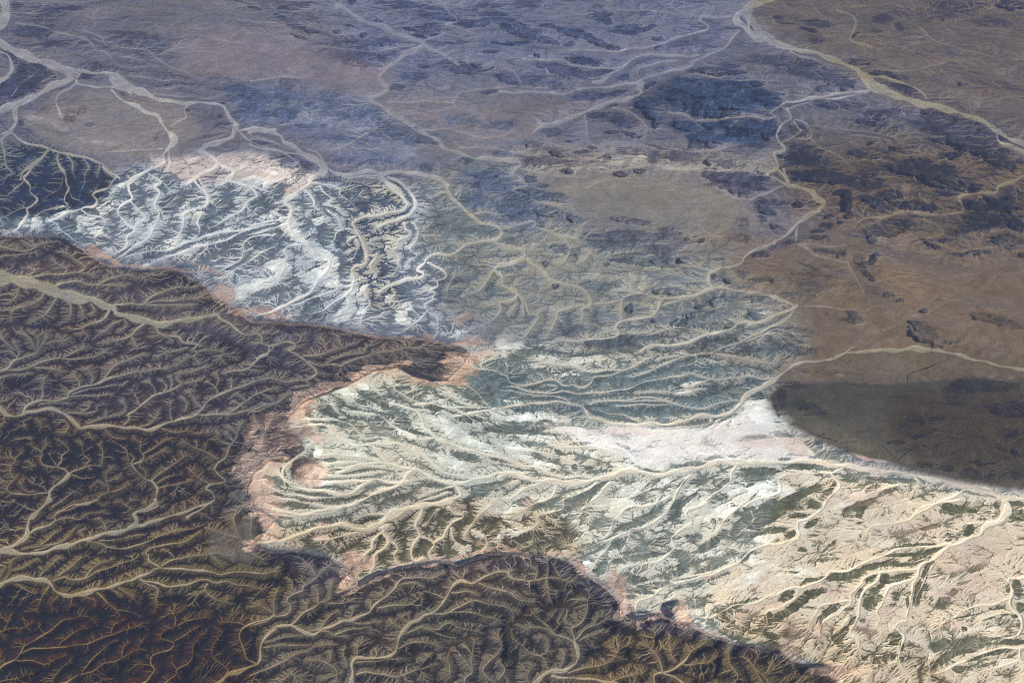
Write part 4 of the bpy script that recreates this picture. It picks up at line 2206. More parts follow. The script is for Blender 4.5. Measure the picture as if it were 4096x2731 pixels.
D 212 12 3 3 0 .7
D 228 4 8 3 0 .6
D 200 16 4 1.4 0 .5
D 230 75 4 9 -10 .9
D 222 75 2 5 0 .7
D 232 92 4 5 20 .9
D 185 122 14 5 -10 .6
D 165 125 8 5 -30 .85
D 170 135 14 4 -30 .85
D 190 128 16 3 -20 .85
D 210 118 14 1.6 -8 .6
D 225 121 10 3 -5 .9
D 200 133 16 2 -20 .9
D 215 130 12 2.6 -10 .8
D 180 145 6 3 0 .8
D 205 141 10 2 -15 .6
D 184 110 3 2.4 0 .8
D 205 101 8 1.6 -15 .7
D 185 99 14 .8 -10 .7
D 170 104 4 1.5 -30 .8
D 212 91 8 2.5 -10 .5
D 218 97 5 2 0 .5
D 227 99 3 2 0 .7
D 152 145 10 8 30 .4
D 230 106 3 4 0 .5
D 157 126 3 3 0 .6
D 90 53 3 .8 -60 .5
D 100 50 4 1 -50 .0
D 139 100 2 .6 40 1
W 45 22 5 8 0 .8
W 10 5 8 5 0 .7
W 15 32 14 4 -10 .8
W 10 50 14 5 0 .7
W 40 62 25 4 -5 .6
W 20 68 20 5 -5 .6
W 80 5 10 6 0 .4
W 85 27 14 4 0 .3
W 110 37 14 3 0 .3
W 118 78 6 8 0 .4
W 128 70 10 3 0 .4
W 110 125 14 4 0 .4
W 55 128 10 4 0 .3
W 155 133 5 4 0 .5
W 200 110 20 3 -8 .5
W 90 116 10 6 0 .3
W 225 140 14 6 0 .3
W 205 80 14 4 -10 .3
K 140 25 25 8 -10 .35
K 185 50 30 12 -10 .45
K 190 75 30 10 -10 .4
K 80 80 14 4 0 .4
K 50 110 25 8 0 .4
K 75 145 25 6 0 .5
K 100 110 14 8 0 .35
K 175 105 8 4 0 .5
K 20 90 10 4 0 .6
K 35 125 8 10 0 .5
K 120 97 10 5 0 .5
K 110 150 30 5 0 .4
D 20 130 14 8 10 .5
D 60 145 14 5 -5 .6
B 30 140 20 10 0 .3
K 74 148 6 6 0 .6'''
OX = (0.0, 1000.0, 2000.0, 2996.0); OY = (0.0, 666.0, 1332.0, 1997.0)
SC = 1100.0 / 2350.0 * 10.0
def tile_pt(c, r, x, y): return (OX[c] + x * SC) / 4.0, (OY[r] + y * SC) / 4.0
def d10(p):                                          # whole-view survey units
    k = 4096.0 / 2352.0 * 10 / 4.0
    return [(p[i] * k, p[i + 1] * k) for i in range(0, len(p), 2)]

# rock units: (region, outline, feather px, edge roughness px, valley colour, ridge colour, sand colour, ridge cover, relief, rills, streakiness)
SUN, SKY, EXPOSURE, DENOISE = 5.0, 0.1, 0.06, False
RIDGE, RL0, RL1 = 0.70, 1.15, 2.15
SUN_EL, SUN_ROT = RAD(40), RAD(138)
HAZE_D, HAZE_RGB = 0.00044, (0.47, 0.57, 0.93)
AIR_EXT, AIR_COL, LIGHT = 0.00070, (0.00018, 0.000205, 0.00033), (1.12, 1.13, 1.19)
tan1 = (172, 162, 140); tanh = (158, 156, 152); pale = (205, 200, 188)
ZONES = [
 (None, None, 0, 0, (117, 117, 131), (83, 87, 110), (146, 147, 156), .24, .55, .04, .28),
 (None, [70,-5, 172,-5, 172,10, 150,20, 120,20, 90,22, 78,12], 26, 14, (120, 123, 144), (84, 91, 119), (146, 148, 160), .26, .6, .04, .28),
 (None, [25,9, 60,8, 80,12, 90,17, 88,22, 70,22, 50,17, 40,15], 16, 10, (128, 123, 138), (106, 104, 124), (150, 148, 157), .06, .25, .03, .25),
 (None, [0,0, 30,3, 42,10, 40,18, 20,12, 8,12, 4,6], 14, 8, (114, 115, 132), (84, 88, 110), (152, 154, 156), .25, .5, .04, .28),
 (None, [176,-12, 266,-12, 266,40, 215,27, 200,20, 182,10, 172,4], 10, 8, (112, 107, 113), (82, 82, 100), (142, 138, 128), .18, .4, .04, .28),
 (None, [4,27, 20,20, 38,22, 46,28, 44,34, 36,37, 25,37, 12,33], 7, 6, (138, 134, 140), (112, 106, 116), (168, 166, 164), .28, .25, .03, .25),
 (None, [50,19, 66,18, 85,22, 92,30, 100,38, 80,38, 66,30, 55,28], 14, 10, (124, 128, 148), (96, 105, 132), (158, 160, 164), .30, .45, .05, .3),
 (None, [85,22, 110,22, 128,30, 120,38, 104,36, 92,30], 14, 10, (129, 125, 136), (100, 107, 127), (150, 149, 154), .22, .3, .03, .28),
 (None, [128,40, 150,39, 164,41, 172,47, 174,52, 166,56, 150,55, 136,50, 126,46], 18, 12, (131, 128, 128), (100, 99, 110), (150, 147, 143), .04, .15, .02, .25),
 (None, [146,21, 155,18, 170,18, 180,22, 177,27, 179,31, 170,34, 160,32, 152,29, 144,26], 5, 9, (106, 108, 126), (72, 84, 110), (142, 141, 146), .54, .9, .12, .35),
 (None, [118,33, 150,34, 178,36, 178,41, 150,39, 122,40], 8, 8, (146, 142, 140), (98, 96, 110), (165, 160, 152), .35, .6, .05, .4),
 (None, [176,33, 205,30, 266,38, 266,60, 215,60, 195,57, 183,50, 178,42], 30, 18, (110, 101, 101), (66, 69, 85), (138, 130, 118), .35, .6, .06, .38),
 (None, [158,54, 175,55, 190,53, 215,56, 266,58, 266,92, 150,94, 150,84, 165,76, 160,66], 38, 22, (119, 107, 101), (90, 87, 93), (144, 139, 127), .12, .25, .03, .25),
 (None, [105,38, 122,38, 128,46, 136,54, 150,56, 166,58, 168,66, 182,70, 182,80, 150,80, 112,78, 100,70, 94,62, 93,52, 97,43], 26, 18, (150, 149, 144), (104, 112, 121), (166, 163, 155), .46, .5, .3, .45),
 (None, [106,38, 120,39, 126,46, 124,54, 112,50, 104,44], 10, 8, (130, 134, 146), (94, 103, 126), (150, 150, 152), .48, .5, .2, .45),
 # north-western badlands
 ('badlands_nw', [-24,50, 14,47, 24,43, 30,38, 45,38, 56,36, 72,40, 82,42, 86,48, 95,42, 100,46, 95,56, 103,60, 100,70, 110,78, 105,80, 95,77, 75,74, 58,73, 50,66, 40,61, 24,59, 12,55, -24,55], 14, 12, (186, 192, 198), (102, 112, 126), (210, 210, 208), .54, .34, .8, .45),
 (None, [34,36, 45,36, 58,35, 72,39, 73,43, 66,44, 58,41, 48,42, 40,42], 5, 6, (196, 184, 182), (112, 116, 130), (208, 202, 198), .25, .4, .3, .5),
 (None, [-24,33, 10,33, 22,37, 27,41, 23,46, 12,49, -24,52], 3, 4, (108, 116, 124), (61, 74, 97), (158, 154, 148), .78, .6, .55, .8),
 (None, [78,42, 92,42, 94,50, 90,62, 94,70, 86,72, 80,62, 80,50], 4, 5, (180, 178, 172), (88, 98, 116), (195, 192, 185), .48, .6, .3, .8),
 # plateau: everything behind the rim
 ('badlands', [104,80, 118,79, 135,80, 150,81, 165,84, 178,88, 178,92, 182,98, 190,103, 205,108, 220,111, 266,116, 266,170, 193,170, 193,155, 190,152.5, 183,153, 180,150, 170,147.5, 164,146, 159,143.5, 155,142.5, 150,141, 147,142, 143,142, 142,138, 139,135, 135,132, 131,129, 126,127.5, 120,127, 112,127, 106,129.5, 100,128.5, 92,130.5, 86,132, 82,134.5, 80,131, 75,128, 68,127, 62,126.5, 57,125.5, 60,123, 63,119, 59,117, 57,113, 58,109, 62,106, 66,106, 70,103, 68,100, 64,99, 66,96, 70,92, 76,90, 82,87, 86,85, 93,84, 99,86, 103,87, 106,84, 108,81], 12, 10, (212, 209, 196), (112, 119, 116), (218, 210, 194), .38, .22, .40, .5),
 ('plateau', [-24,54, 8,54.5, 15,55, 20,58, 24,61, 32,62, 40,62, 46,65, 50,68.5, 54,71, 58,74, 64,74, 75,75, 85,77, 95,78, 104,79, 108,81, 106,84, 103,87, 99,86, 93,84, 86,85, 82,87, 76,90, 70,92, 66,96, 64,99, 68,100, 70,103, 66,106, 62,106, 58,109, 57,113, 59,117, 63,119, 60,123, 57,125.5, 62,126.5, 68,127, 75,128, 80,131, 82,134.5, 86,132, 92,130.5, 100,128.5, 106,129.5, 112,127, 120,127, 126,127.5, 131,129, 135,132, 139,135, 142,138, 143,142, 147,142, 150,141, 155,142.5, 159,143.5, 164,146, 170,147.5, 180,150, 183,153, 190,152.5, 193,155, 193,163, 150,170, -24,170], 0.8, 4.0, (108, 104, 106), (70, 69, 85), (149, 145, 138), .45, 0.92, .95, .8),
 (None, [-24,56, 20,60, 50,71, 80,78, 70,84, 50,78, 25,68, -24,64], 5, 5, (112, 108, 110), (82, 81, 98), (147, 144, 134), .48, 1.0, .9, .8),
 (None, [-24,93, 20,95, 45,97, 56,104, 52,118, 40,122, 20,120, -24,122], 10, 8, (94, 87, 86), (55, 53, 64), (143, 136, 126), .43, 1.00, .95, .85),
 (None, [-24,118, 30,122, 55,118, 60,126, 70,132, 60,145, 30,140, -24,138], 10, 8, (104, 96, 84), (60, 58, 62), (158, 149, 134), .42, 0.96, .95, .85),
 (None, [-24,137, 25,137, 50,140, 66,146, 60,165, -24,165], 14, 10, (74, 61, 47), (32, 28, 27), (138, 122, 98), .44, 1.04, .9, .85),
 (None, [58,140, 90,132, 128,130, 142,144, 165,150, 190,158, 190,170, 60,170], 9, 8, (107, 101, 95), (70, 69, 76), (162, 150, 133), .44, 0.96, .95, .85),
 (None, [140,144, 165,147, 192,155, 190,170, 150,170, 130,160], 4, 5, (105, 94, 81), (62, 60, 63), (160, 147, 126), .40, 1.04, .9, .85),
 (None, [48,122, 57,119, 60,124, 58,130, 48,128], 3, 3, (112, 108, 104), (92, 90, 92), (140, 132, 120), .5, .4, .7, .4),
 # the basin
 (None, [118,78, 140,75, 165,74, 185,76, 182,84, 165,84, 140,82, 122,83], 20, 12, (158, 156, 150), (102, 108, 114), (186, 182, 172), .55, .4, .2, .8),
 (None, [106,84, 118,84, 135,85, 160,82, 180,84, 177,90, 168,95, 150,97, 130,96, 115,95, 106,90], 13, 10, (156, 158, 156), (102, 114, 120), (186, 181, 171), .66, .45, .3, .9),
 (None, [70,92, 82,88, 95,87, 106,88, 112,94, 124,98, 110,104, 90,98, 76,97], 3, 4, (198, 200, 190), (100, 108, 108), (212, 208, 196), .42, .22, .5, .5),
 (None, [70,99, 84,97, 100,104, 104,108, 96,112, 80,112, 72,110], 3, 4, (208, 205, 190), (122, 126, 120), (214, 207, 192), .24, .2, .3, .5),
 ('salt_flat', [126,98, 142,97.5, 160,98, 170,95, 176,92, 177,97, 182,101, 188,105, 172,105, 160,106, 148,107, 138,103], 4, 4, (232, 226, 221), (158, 160, 160), (240, 236, 230), .08, .08, .10, .3),
 (None, [62,112, 84,112, 104,112, 108,116, 94,118, 75,122, 62,122], 3, 4, (190, 184, 172), (106, 107, 102), (212, 203, 187), .40, .25, .35, .6),
 (None, [60,123, 80,119, 98,116, 110,114, 120,117, 130,118, 134,128, 120,127, 100,128, 90,130, 82,133, 76,127], 3, 4, (186, 174, 154), (92, 91, 84), (206, 194, 172), .50, .45, .4, .7),
 ('sand_flat', [180,108, 200,110, 225,115, 266,117, 266,160, 215,158, 190,150, 165,143, 160,138, 175,125], 6, 5, (219, 205, 184), (104, 105, 94), (232, 221, 200), .20, .14, .3, .5),
 (None, [165,140, 185,142, 200,144, 215,150, 220,160, 193,158, 188,152, 178,149, 165,145], 4, 4, (210, 194, 168), (100, 96, 84), (222, 206, 178), .38, .28, .4, .7),
 # dark swell on the right
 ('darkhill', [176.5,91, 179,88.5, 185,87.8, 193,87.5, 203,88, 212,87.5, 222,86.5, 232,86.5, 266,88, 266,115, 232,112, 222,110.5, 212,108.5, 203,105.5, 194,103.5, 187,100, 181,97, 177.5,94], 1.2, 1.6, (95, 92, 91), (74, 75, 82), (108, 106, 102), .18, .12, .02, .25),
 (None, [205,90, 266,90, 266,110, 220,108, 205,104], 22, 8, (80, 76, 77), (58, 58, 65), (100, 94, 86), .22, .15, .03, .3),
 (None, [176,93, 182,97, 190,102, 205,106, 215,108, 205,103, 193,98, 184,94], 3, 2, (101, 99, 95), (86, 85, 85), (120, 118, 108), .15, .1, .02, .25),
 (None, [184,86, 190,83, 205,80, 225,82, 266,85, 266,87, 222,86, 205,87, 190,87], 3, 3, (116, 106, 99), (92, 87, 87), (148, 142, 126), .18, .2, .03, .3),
]
BUMPS = [(310, 467, 17, 13, 1.2), (300, 470, 10, 8, 0.6), (677, 610, 11, 12, 1.3), (640, 616, 14, 6, 1.0), (806, 405, 22, 9, .5)]
# grain: x, y, angle (image degrees, y down), strength
GRAIN = [
 (5,5,0,.4),(40,5,5,.5),(60,14,15,.6),(100,8,15,.5),(130,5,8,.4),(150,12,-15,.5),(160,25,5,.5),(200,8,10,.5),(225,20,20,.6),
 (20,20,-20,.4),(30,28,10,.4),(60,25,10,.5),(90,25,10,.5),(110,30,8,.5),(135,35,0,.4),(150,44,5,.6),(170,42,-10,.5),(205,40,5,.5),(225,45,10,.5),
 (10,42,70,.5),(22,40,70,.5),(35,48,-50,.8),(45,50,-40,.8),(60,52,-35,.8),(55,62,-30,.9),(70,66,-25,.9),(75,55,60,.6),(85,58,70,.6),(90,68,-50,.6),(100,72,-60,.5),
 (112,48,10,.6),(120,60,20,.4),(140,58,0,.4),(120,72,-30,.6),(140,68,-10,.5),(160,66,5,.4),(190,62,30,.5),(215,68,15,.5),(180,75,10,.5),(210,78,10,.5),
 (10,70,-5,.7),(30,68,-10,.7),(45,70,-15,.7),(70,78,-10,.6),(90,80,-15,.7),(20,82,-15,.4),(45,85,-25,.5),(60,85,-30,.5),(30,95,-10,.4),(10,110,60,.3),(30,112,-50,.5),(45,110,-45,.5),
 (15,130,-25,.5),(40,135,-35,.5),(20,148,-30,.6),(50,150,-40,.5),(75,140,-20,.5),(70,150,-30,.4),(100,138,-25,.5),(95,148,-30,.4),(120,140,15,.5),(125,150,60,.4),(150,150,50,.5),(170,152,70,.5),
 (75,95,15,.7),(90,95,25,.9),(105,92,25,.8),(110,100,30,.9),(85,105,5,.8),(120,100,20,.9),(120,88,10,.8),(140,90,-8,.9),(160,90,-8,.9),(140,82,-15,.8),(165,80,-15,.7),(150,101,5,.8),(135,105,15,.8),(160,103,0,.6),
 (80,115,-10,.7),(95,112,-15,.7),(70,122,-20,.6),(100,122,70,.5),(115,120,-60,.5),(125,115,-25,.7),(140,115,-35,.8),(150,120,-40,.9),(165,118,-40,.9),(145,130,-35,.9),(165,132,-30,.9),(180,118,-25,.8),(185,135,-25,.9),(200,125,-15,.8),(210,138,-60,.7),(175,145,-35,.8),(200,150,-40,.6),(222,125,-15,.6),(225,145,-25,.8),
 (185,95,15,.5),(210,95,-10,.4),(225,100,-15,.4),(205,105,10,.4),(225,88,8,.4),
]
REGIONS = [
 ('badlands_nw', 'badlands', 'white and blue grey streaked badlands beyond the upper rim of the plateau'),
 ('badlands', 'badlands', 'pale basin of streaked badlands sweeping from the curved escarpment to the lower right corner'),
 ('plateau', 'plateau', 'dark brown plateau on the left, cut by branching sandy gullies'),
]
LATE_REGIONS = [
 ('salt_flat', 'salt_flat', 'bright white salt flat in the basin, left of the dark rounded hill'),
 ('sand_flat', 'sand_flat', 'peach coloured sand flat with dark streaks in the lower right corner'),
 ('darkhill', 'hill', 'smooth dark grey rounded hill at the right edge beside the white flat'),
]
CATS = {'dry_riverbed': 'riverbed', 'salt_flat': 'salt flat', 'sand_flat': 'sand flat', 'desert_plain': 'plain'}
WADI_LABELS = {
 '@west': 'wide pale grey riverbed forking in the upper left corner',
 '@northwest': 'narrow sandy riverbed winding down to the white badlands below the upper left fork',
 '@loop': 'pale riverbed looping around the grey plain right of the white badlands',
 '@middle': 'white riverbed snaking through the middle of the white badlands',
 '@central': 'faint zigzag riverbed crossing the blue grey plain at top centre',
 '@north': 'long bright riverbed running diagonally across the top right corner',
 '@east': 'sandy riverbed zigzagging down the right side of the brown plains to the basin',
 '@plateau': 'broad pale braided riverbed entering the dark plateau at the left edge',
 '@lower': 'branched sandy riverbed crossing the middle of the dark plateau from the left edge',
 '@southwest': 'sandy riverbed with forked tributaries leaving the dark plateau at lower left',
 '@southmid': 'broad straight sandy riverbed on the lower left, below the forked one',
 '@south': 'curving double sandy riverbed near the bottom left, below the straight one',
 '@southeast': 'sandy riverbed bending in a hook near the bottom left of centre',
 '@southfar': 'sandy riverbed rising diagonally from the bottom edge to the middle of the lower plateau',
 '@valley': 'short wide sandy riverbed with feathered gullies at bottom centre',
 '@basin': 'main pale riverbed running along the floor of the basin to the right edge',
 '@canyon': 'pale sandy riverbed below the basin floor, fed from the lower left gap in the rim',
 '@white': 'white braided riverbed sweeping across the upper basin to the salt flat',
 '@right': 'grey white riverbed curving above the dark rounded hill to the right edge',
 '@farright': 'cream riverbed branching down into the peach sand flat at lower right',
 '@rightedge': 'short cream riverbed curling down the right edge of the sand flat',
}


# half-resolution painting of the rock-unit polygons
hU = U[::2]; hV = V[::2]
hUU, hVV = np.meshgrid(hU, hV)
hWX = WRX[::2, ::2]; hWY = WRY[::2, ::2]
PSC = (hVV * 0 + 1) * (0.45 + 0.75 * np.clip(hVV / 682, 0, 1))    # features are smaller far away
def polymask(pts, warp, feather):
    x = hUU + hWX * warp * PSC; y = hVV + hWY * warp * 0.7 * PSC
    xs = [p[0] for p in pts]; ys = [p[1] for p in pts]
    m = np.zeros(hUU.shape, np.float32)
    i0 = max(0, int((min(xs) - warp * 1.5 - X0) / PITCH / 2)); i1 = int((max(xs) + warp * 1.5 - X0) / PITCH / 2) + 2
    j0 = max(0, int((min(ys) - warp * 1.5 - Y0) / PITCH / 2)); j1 = int((max(ys) + warp * 1.5 - Y0) / PITCH / 2) + 2
    xx = x[j0:j1, i0:i1]; yy = y[j0:j1, i0:i1]
    ins = np.zeros(xx.shape, bool); n = len(pts)
    for k in range(n):
        xa, ya = pts[k]; xb, yb = pts[(k + 1) % n]
        if ya == yb: continue
        cr = ((ya > yy) != (yb > yy)) & (xx < (xb - xa) * (yy - ya) / (yb - ya) + xa)
        ins ^= cr
    m[j0:j1, i0:i1] = ins
    return blur(m, feather / PITCH / 2)
def up(a):
    o = np.empty((NY, NX), np.float32)
    r = np.arange(NY) / 2.0; r0 = np.minimum(r.astype(int), a.shape[0] - 1); r1 = np.minimum(r0 + 1, a.shape[0] - 1)
    c = np.arange(NX) / 2.0; c0 = np.minimum(c.astype(int), a.shape[1] - 1); c1 = np.minimum(c0 + 1, a.shape[1] - 1)
    tr = (r - r0)[:, None].astype(np.float32); tc = (c - c0)[None, :].astype(np.float32)
    t = a[r0][:, c0] * (1 - tc) + a[r0][:, c1] * tc
    b = a[r1][:, c0] * (1 - tc) + a[r1][:, c1] * tc
    return t * (1 - tr) + b * tr

HS = hUU.shape
fA = np.empty(HS + (3,), np.float32); fB = fA.copy(); fC = fA.copy()
fcov = np.zeros(HS, np.float32); famp = fcov.copy(); fchan = fcov.copy(); fsc = fcov.copy()
region_masks = {}
first = True
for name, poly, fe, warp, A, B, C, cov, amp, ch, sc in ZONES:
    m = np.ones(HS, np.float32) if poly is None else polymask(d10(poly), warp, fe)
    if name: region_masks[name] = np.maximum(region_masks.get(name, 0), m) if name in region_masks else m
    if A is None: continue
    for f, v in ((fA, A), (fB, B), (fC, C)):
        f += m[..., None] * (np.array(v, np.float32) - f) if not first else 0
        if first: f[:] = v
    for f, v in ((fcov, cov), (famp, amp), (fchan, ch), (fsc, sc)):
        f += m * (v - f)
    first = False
log('zones')
cov = up(fcov); amp = up(famp); chd = up(fchan); rsc = up(fsc)

# grain of the country: direction of the streaks and rills (image degrees)
gx = np.zeros(HS, np.float32); gy = gx.copy(); gw = gx.copy() + 1e-6
for px, py, a, s in GRAIN:
    k = 10 * 4096 / 2352 / 4.0
    w = np.exp(-((hUU - px * k) ** 2 + (hVV - py * k) ** 2) / (2 * 75.0 ** 2))
    gx += w * s * math.cos(RAD(2 * a)); gy += w * s * math.sin(RAD(2 * a)); gw += w
gx /= gw; gy /= gw
g_str = np.clip(np.hypot(gx, gy), 0, 1); g_ang = 0.5 * np.arctan2(gy, gx)
GA = up(np.cos(2 * g_ang)); GB = up(np.sin(2 * g_ang)); GS = up(g_str)
GANG = 0.5 * np.arctan2(GB, GA)
# streak noise: averaging of a fine noise along the grain (line integral convolution)
def lic(a, L, step=1.0):
    out = a.copy(); n = 1
    jj, ii = np.meshgrid(np.arange(NY, dtype=np.float32), np.arange(NX, dtype=np.float32), indexing='ij')
    ca = np.cos(GANG).astype(np.float32); sa = np.sin(GANG).astype(np.float32)
    for sg in (1, -1):
        x = ii.copy(); y = jj.copy()
        for k in range(L):
            xi = np.clip(x, 0, NX - 1).astype(np.int32); yi = np.clip(y, 0, NY - 1).astype(np.int32)
            x += sg * step * ca[yi, xi]; y += sg * step * sa[yi, xi]
            out += a[np.clip(y, 0, NY - 1).astype(np.int32), np.clip(x, 0, NX - 1).astype(np.int32)]; n += 1
    return out / n
white = rng.standard_normal((NY, NX)).astype(np.float32)
S1 = lic(white, 9, 1.3); S1 /= S1.std()
S2 = lic(boxblur(white, 1) + 0.6 * boxblur(rng.standard_normal((NY, NX)).astype(np.float32), 3), 12, 2.2); S2 /= S2.std()
S3 = lic(boxblur(rng.standard_normal((NY, NX)).astype(np.float32), 6), 12, 4.0); S3 /= S3.std()
log('streaks')

# ------------------------------------------------------------------ wadis
def catmull(P, n):
    P = np.array(P, float)
    Q = np.vstack([2 * P[0] - P[1], P, 2 * P[-1] - P[-2]])
    out = []
    for k in range(len(P) - 1):
        p0, p1, p2, p3 = Q[k:k + 4]
        t = np.linspace(0, 1, n, endpoint=False)[:, None]
        out.append(0.5 * (2 * p1 + (p2 - p0) * t + (2 * p0 - 5 * p1 + 4 * p2 - p3) * t ** 2 + (3 * p1 - p0 - 3 * p2 + p3) * t ** 3))
    out.append(P[-1:]); return np.vstack(out)
CD = np.full((NY, NX), 99.0, np.float32)             # distance to the bank: < 0 inside
CW = np.zeros((NY, NX), np.float32)                  # half width of nearest wadi
CT = np.zeros((NY, NX), np.float32); CO = np.zeros((NY, NX), np.float32)
CO_OP = np.ones((NY, NX), np.float32); CK = np.zeros((NY, NX), np.int8)
CID = np.full((NY, NX), -1, np.int16)
DK = np.full((NY, NX), 99.0, np.float32)
wadi_names = []
tc = tr = 0; nch = 0
for line in CHAN.strip().split('\n'):
    q = line.split()
    if q[0] == 'T': tc, tr = int(q[1]), int(q[2]); continue
    w0, w1 = float(q[0]), float(q[1]); k = 2; faint = False; kind = 0; tag = -1; dark = False
    while not (q[k][0].isdigit() or q[k][0] == '-'):
        if q[k] == 'f': faint = True
        elif q[k] == 'p': kind = 1
        elif q[k] == 'k': kind = 2
        elif q[k] == 'd': dark = True
        elif q[k][0] == '@':
            if q[k] not in wadi_names: wadi_names.append(q[k])
            tag = wadi_names.index(q[k])
        k += 1
    v = [float(z) for z in q[k:]]
    P = [tile_pt(tc, tr, v[i], v[i + 1]) for i in range(0, len(v) - 1, 2)]
    nch += 1
    C = catmull(P, 7)
    seg = np.hypot(*np.diff(C, axis=0).T); arc = np.concatenate([[0], np.cumsum(seg)])
    n = len(C); wig = min(1.4, 0.5 + 0.25 * w0)
    # small natural meanders
    ph = rng.random(4) * 6.28
    off = wig * (np.sin(arc / 7.3 + ph[0]) * 0.5 + np.sin(arc / 3.9 + ph[1]) * 0.35 + np.sin(arc / 13 + ph[2]) * 0.5)
    off *= np.minimum(1, np.minimum(arc, arc[-1] - arc) / 6)
    tg = np.gradient(C, axis=0); tg /= np.maximum(np.hypot(tg[:, 0], tg[:, 1]), 1e-6)[:, None]
    C = C + np.stack([-tg[:, 1], tg[:, 0]], 1) * off[:, None]
    W = np.interp(arc, [0, arc[-1]], [w0, w1]) * (1 + 0.2 * np.sin(arc / 9 + ph[3]) + 0.22 * np.sin(arc / 4.3 + ph[1] * 2) + 0.15 * np.sin(arc / 21 + ph[0])) * 0.5
    W = W * np.interp(W, [0.5, 1.25, 2.0, 4.0], [0.5, 0.5, 0.62, 0.82] if C[:, 1].mean() > 330 else [0.62, 0.7, 0.82, 0.9])
    OP = np.clip(0.42 + 0.55 * W, 0, 1) * (0.62 if faint else 1.0)
    if w1 <= 2.0 and tag < 0:                        # gullies thin out and fade upstream
        tp = np.clip((arc[-1] - arc) / (0.55 * arc[-1] + 1e-6), 0, 1); W = W * (0.45 + 0.55 * tp); OP = OP * (0.35 + 0.65 * tp)
    C = np.stack([gi(C[:, 0]), gj(C[:, 1])], 1); W = W / PITCH
    for a in range(n - 1):
        (xa, ya), (xb, yb) = C[a], C[a + 1]; R = max(W[a], W[a + 1]) + 4
        i0 = max(0, int(min(xa, xb) - R)); i1 = min(NX, int(max(xa, xb) + R) + 2)
        j0 = max(0, int(min(ya, yb) - R)); j1 = min(NY, int(max(ya, yb) + R) + 2)
        if i0 >= i1 or j0 >= j1: continue
        xx = np.arange(i0, i1)[None, :] - xa; yy = np.arange(j0, j1)[:, None] - ya
        ex, ey = xb - xa, yb - ya; L2 = ex * ex + ey * ey + 1e-9
        t = np.clip((xx * ex + yy * ey) / L2, 0, 1)
        d = np.hypot(xx - t * ex, yy - t * ey); hw = W[a] + (W[a + 1] - W[a]) * t
        e = d - hw; sl = (slice(j0, j1), slice(i0, i1))
        if dark:
            DK[sl] = np.minimum(DK[sl], e); continue
        up_ = e < CD[sl]
        CD[sl] = np.where(up_, e, CD[sl]); CW[sl] = np.where(up_, hw, CW[sl])
        CT[sl] = np.where(up_, arc[a] + t * seg[a], CT[sl])
        CO[sl] = np.where(up_, (xx * ey - yy * ex) / math.sqrt(L2), CO[sl])
        CO_OP[sl] = np.where(up_, OP[a], CO_OP[sl])
        CK[sl] = np.where(up_, kind, CK[sl])
        if tag >= 0: CID[sl] = np.where((e < 0.35) & ((CID[sl] < 0) | up_), tag, CID[sl])
log('%d wadis' % nch)
CDn = CD + (0.6 * fbm(UU / 5, VV / 5, 61, 3) + 0.25 * S1) * np.minimum(2.2, 0.6 + CW * 0.3)
WADI = 1 - sstep(-0.55, 0.75, CDn)                   # coverage of wadi floor

# ------------------------------------------------------------------ patches of rock, salt, sand, painted cliff and knoll shade
pb = np.zeros((NY, NX), np.float32); pK = pb.copy(); pB = pb.copy(); pW = pb.copy()
wxp = WRX * 5.0 + 2.5 * fbm(UU / 6, VV / 5, 71, 3); wyp = WRY * 3.0 + 1.8 * fbm(UU / 6, VV / 5, 81, 3)
for line in PATCH.strip().split('\n'):
    q = line.split()
    if q[0] == 'T': tc, tr = int(q[1]), int(q[2]); continue
    x, y, rx, ry, an, st = map(float, q[1:7])
    px, py = tile_pt(tc, tr, x, y); rx *= SC / 4; ry *= SC / 4
    R = max(rx, ry) * 1.7 + 6
    i0 = max(0, int(gi(px - R))); i1 = min(NX, int(gi(px + R)) + 1); j0 = max(0, int(gj(py - R))); j1 = min(NY, int(gj(py + R)) + 1)
    if i0 >= i1 or j0 >= j1: continue
    sl = (slice(j0, j1), slice(i0, i1)); f = min(1.0, 0.25 + min(rx, ry) / 9)
    dx = UU[sl] - px + wxp[sl] * f; dy = VV[sl] - py + wyp[sl] * f
    c, s = math.cos(RAD(an)), math.sin(RAD(an))
    e = np.sqrt(((dx * c + dy * s) / rx) ** 2 + ((-dx * s + dy * c) / ry) ** 2)
    m = st * (1 - sstep(0.72, 1.22, e + 0.13 * S2[sl] + 0.28 * N_fin[sl] + 0.15 * N_mid[sl]))
    if q[0] == 'D': pb[sl] = pb[sl] + m * (1 - np.clip(pb[sl], 0, 1) * 0.6)  # D: dark rock, also shadows painted at cliffs and on the knoll
    elif q[0] == 'W':
        m = m * np.clip(0.72 + 0.28 * S2[sl] + 0.6 * N_fin[sl], 0, 1.25)
        pb[sl] -= m * 0.6; pW[sl] = np.maximum(pW[sl], m)
    elif q[0] == 'K': pK[sl] = np.maximum(pK[sl], m)  # K: pink rock; on the knoll it paints the sunlit side
    else: pB[sl] = np.maximum(pB[sl], m)
log('patches')

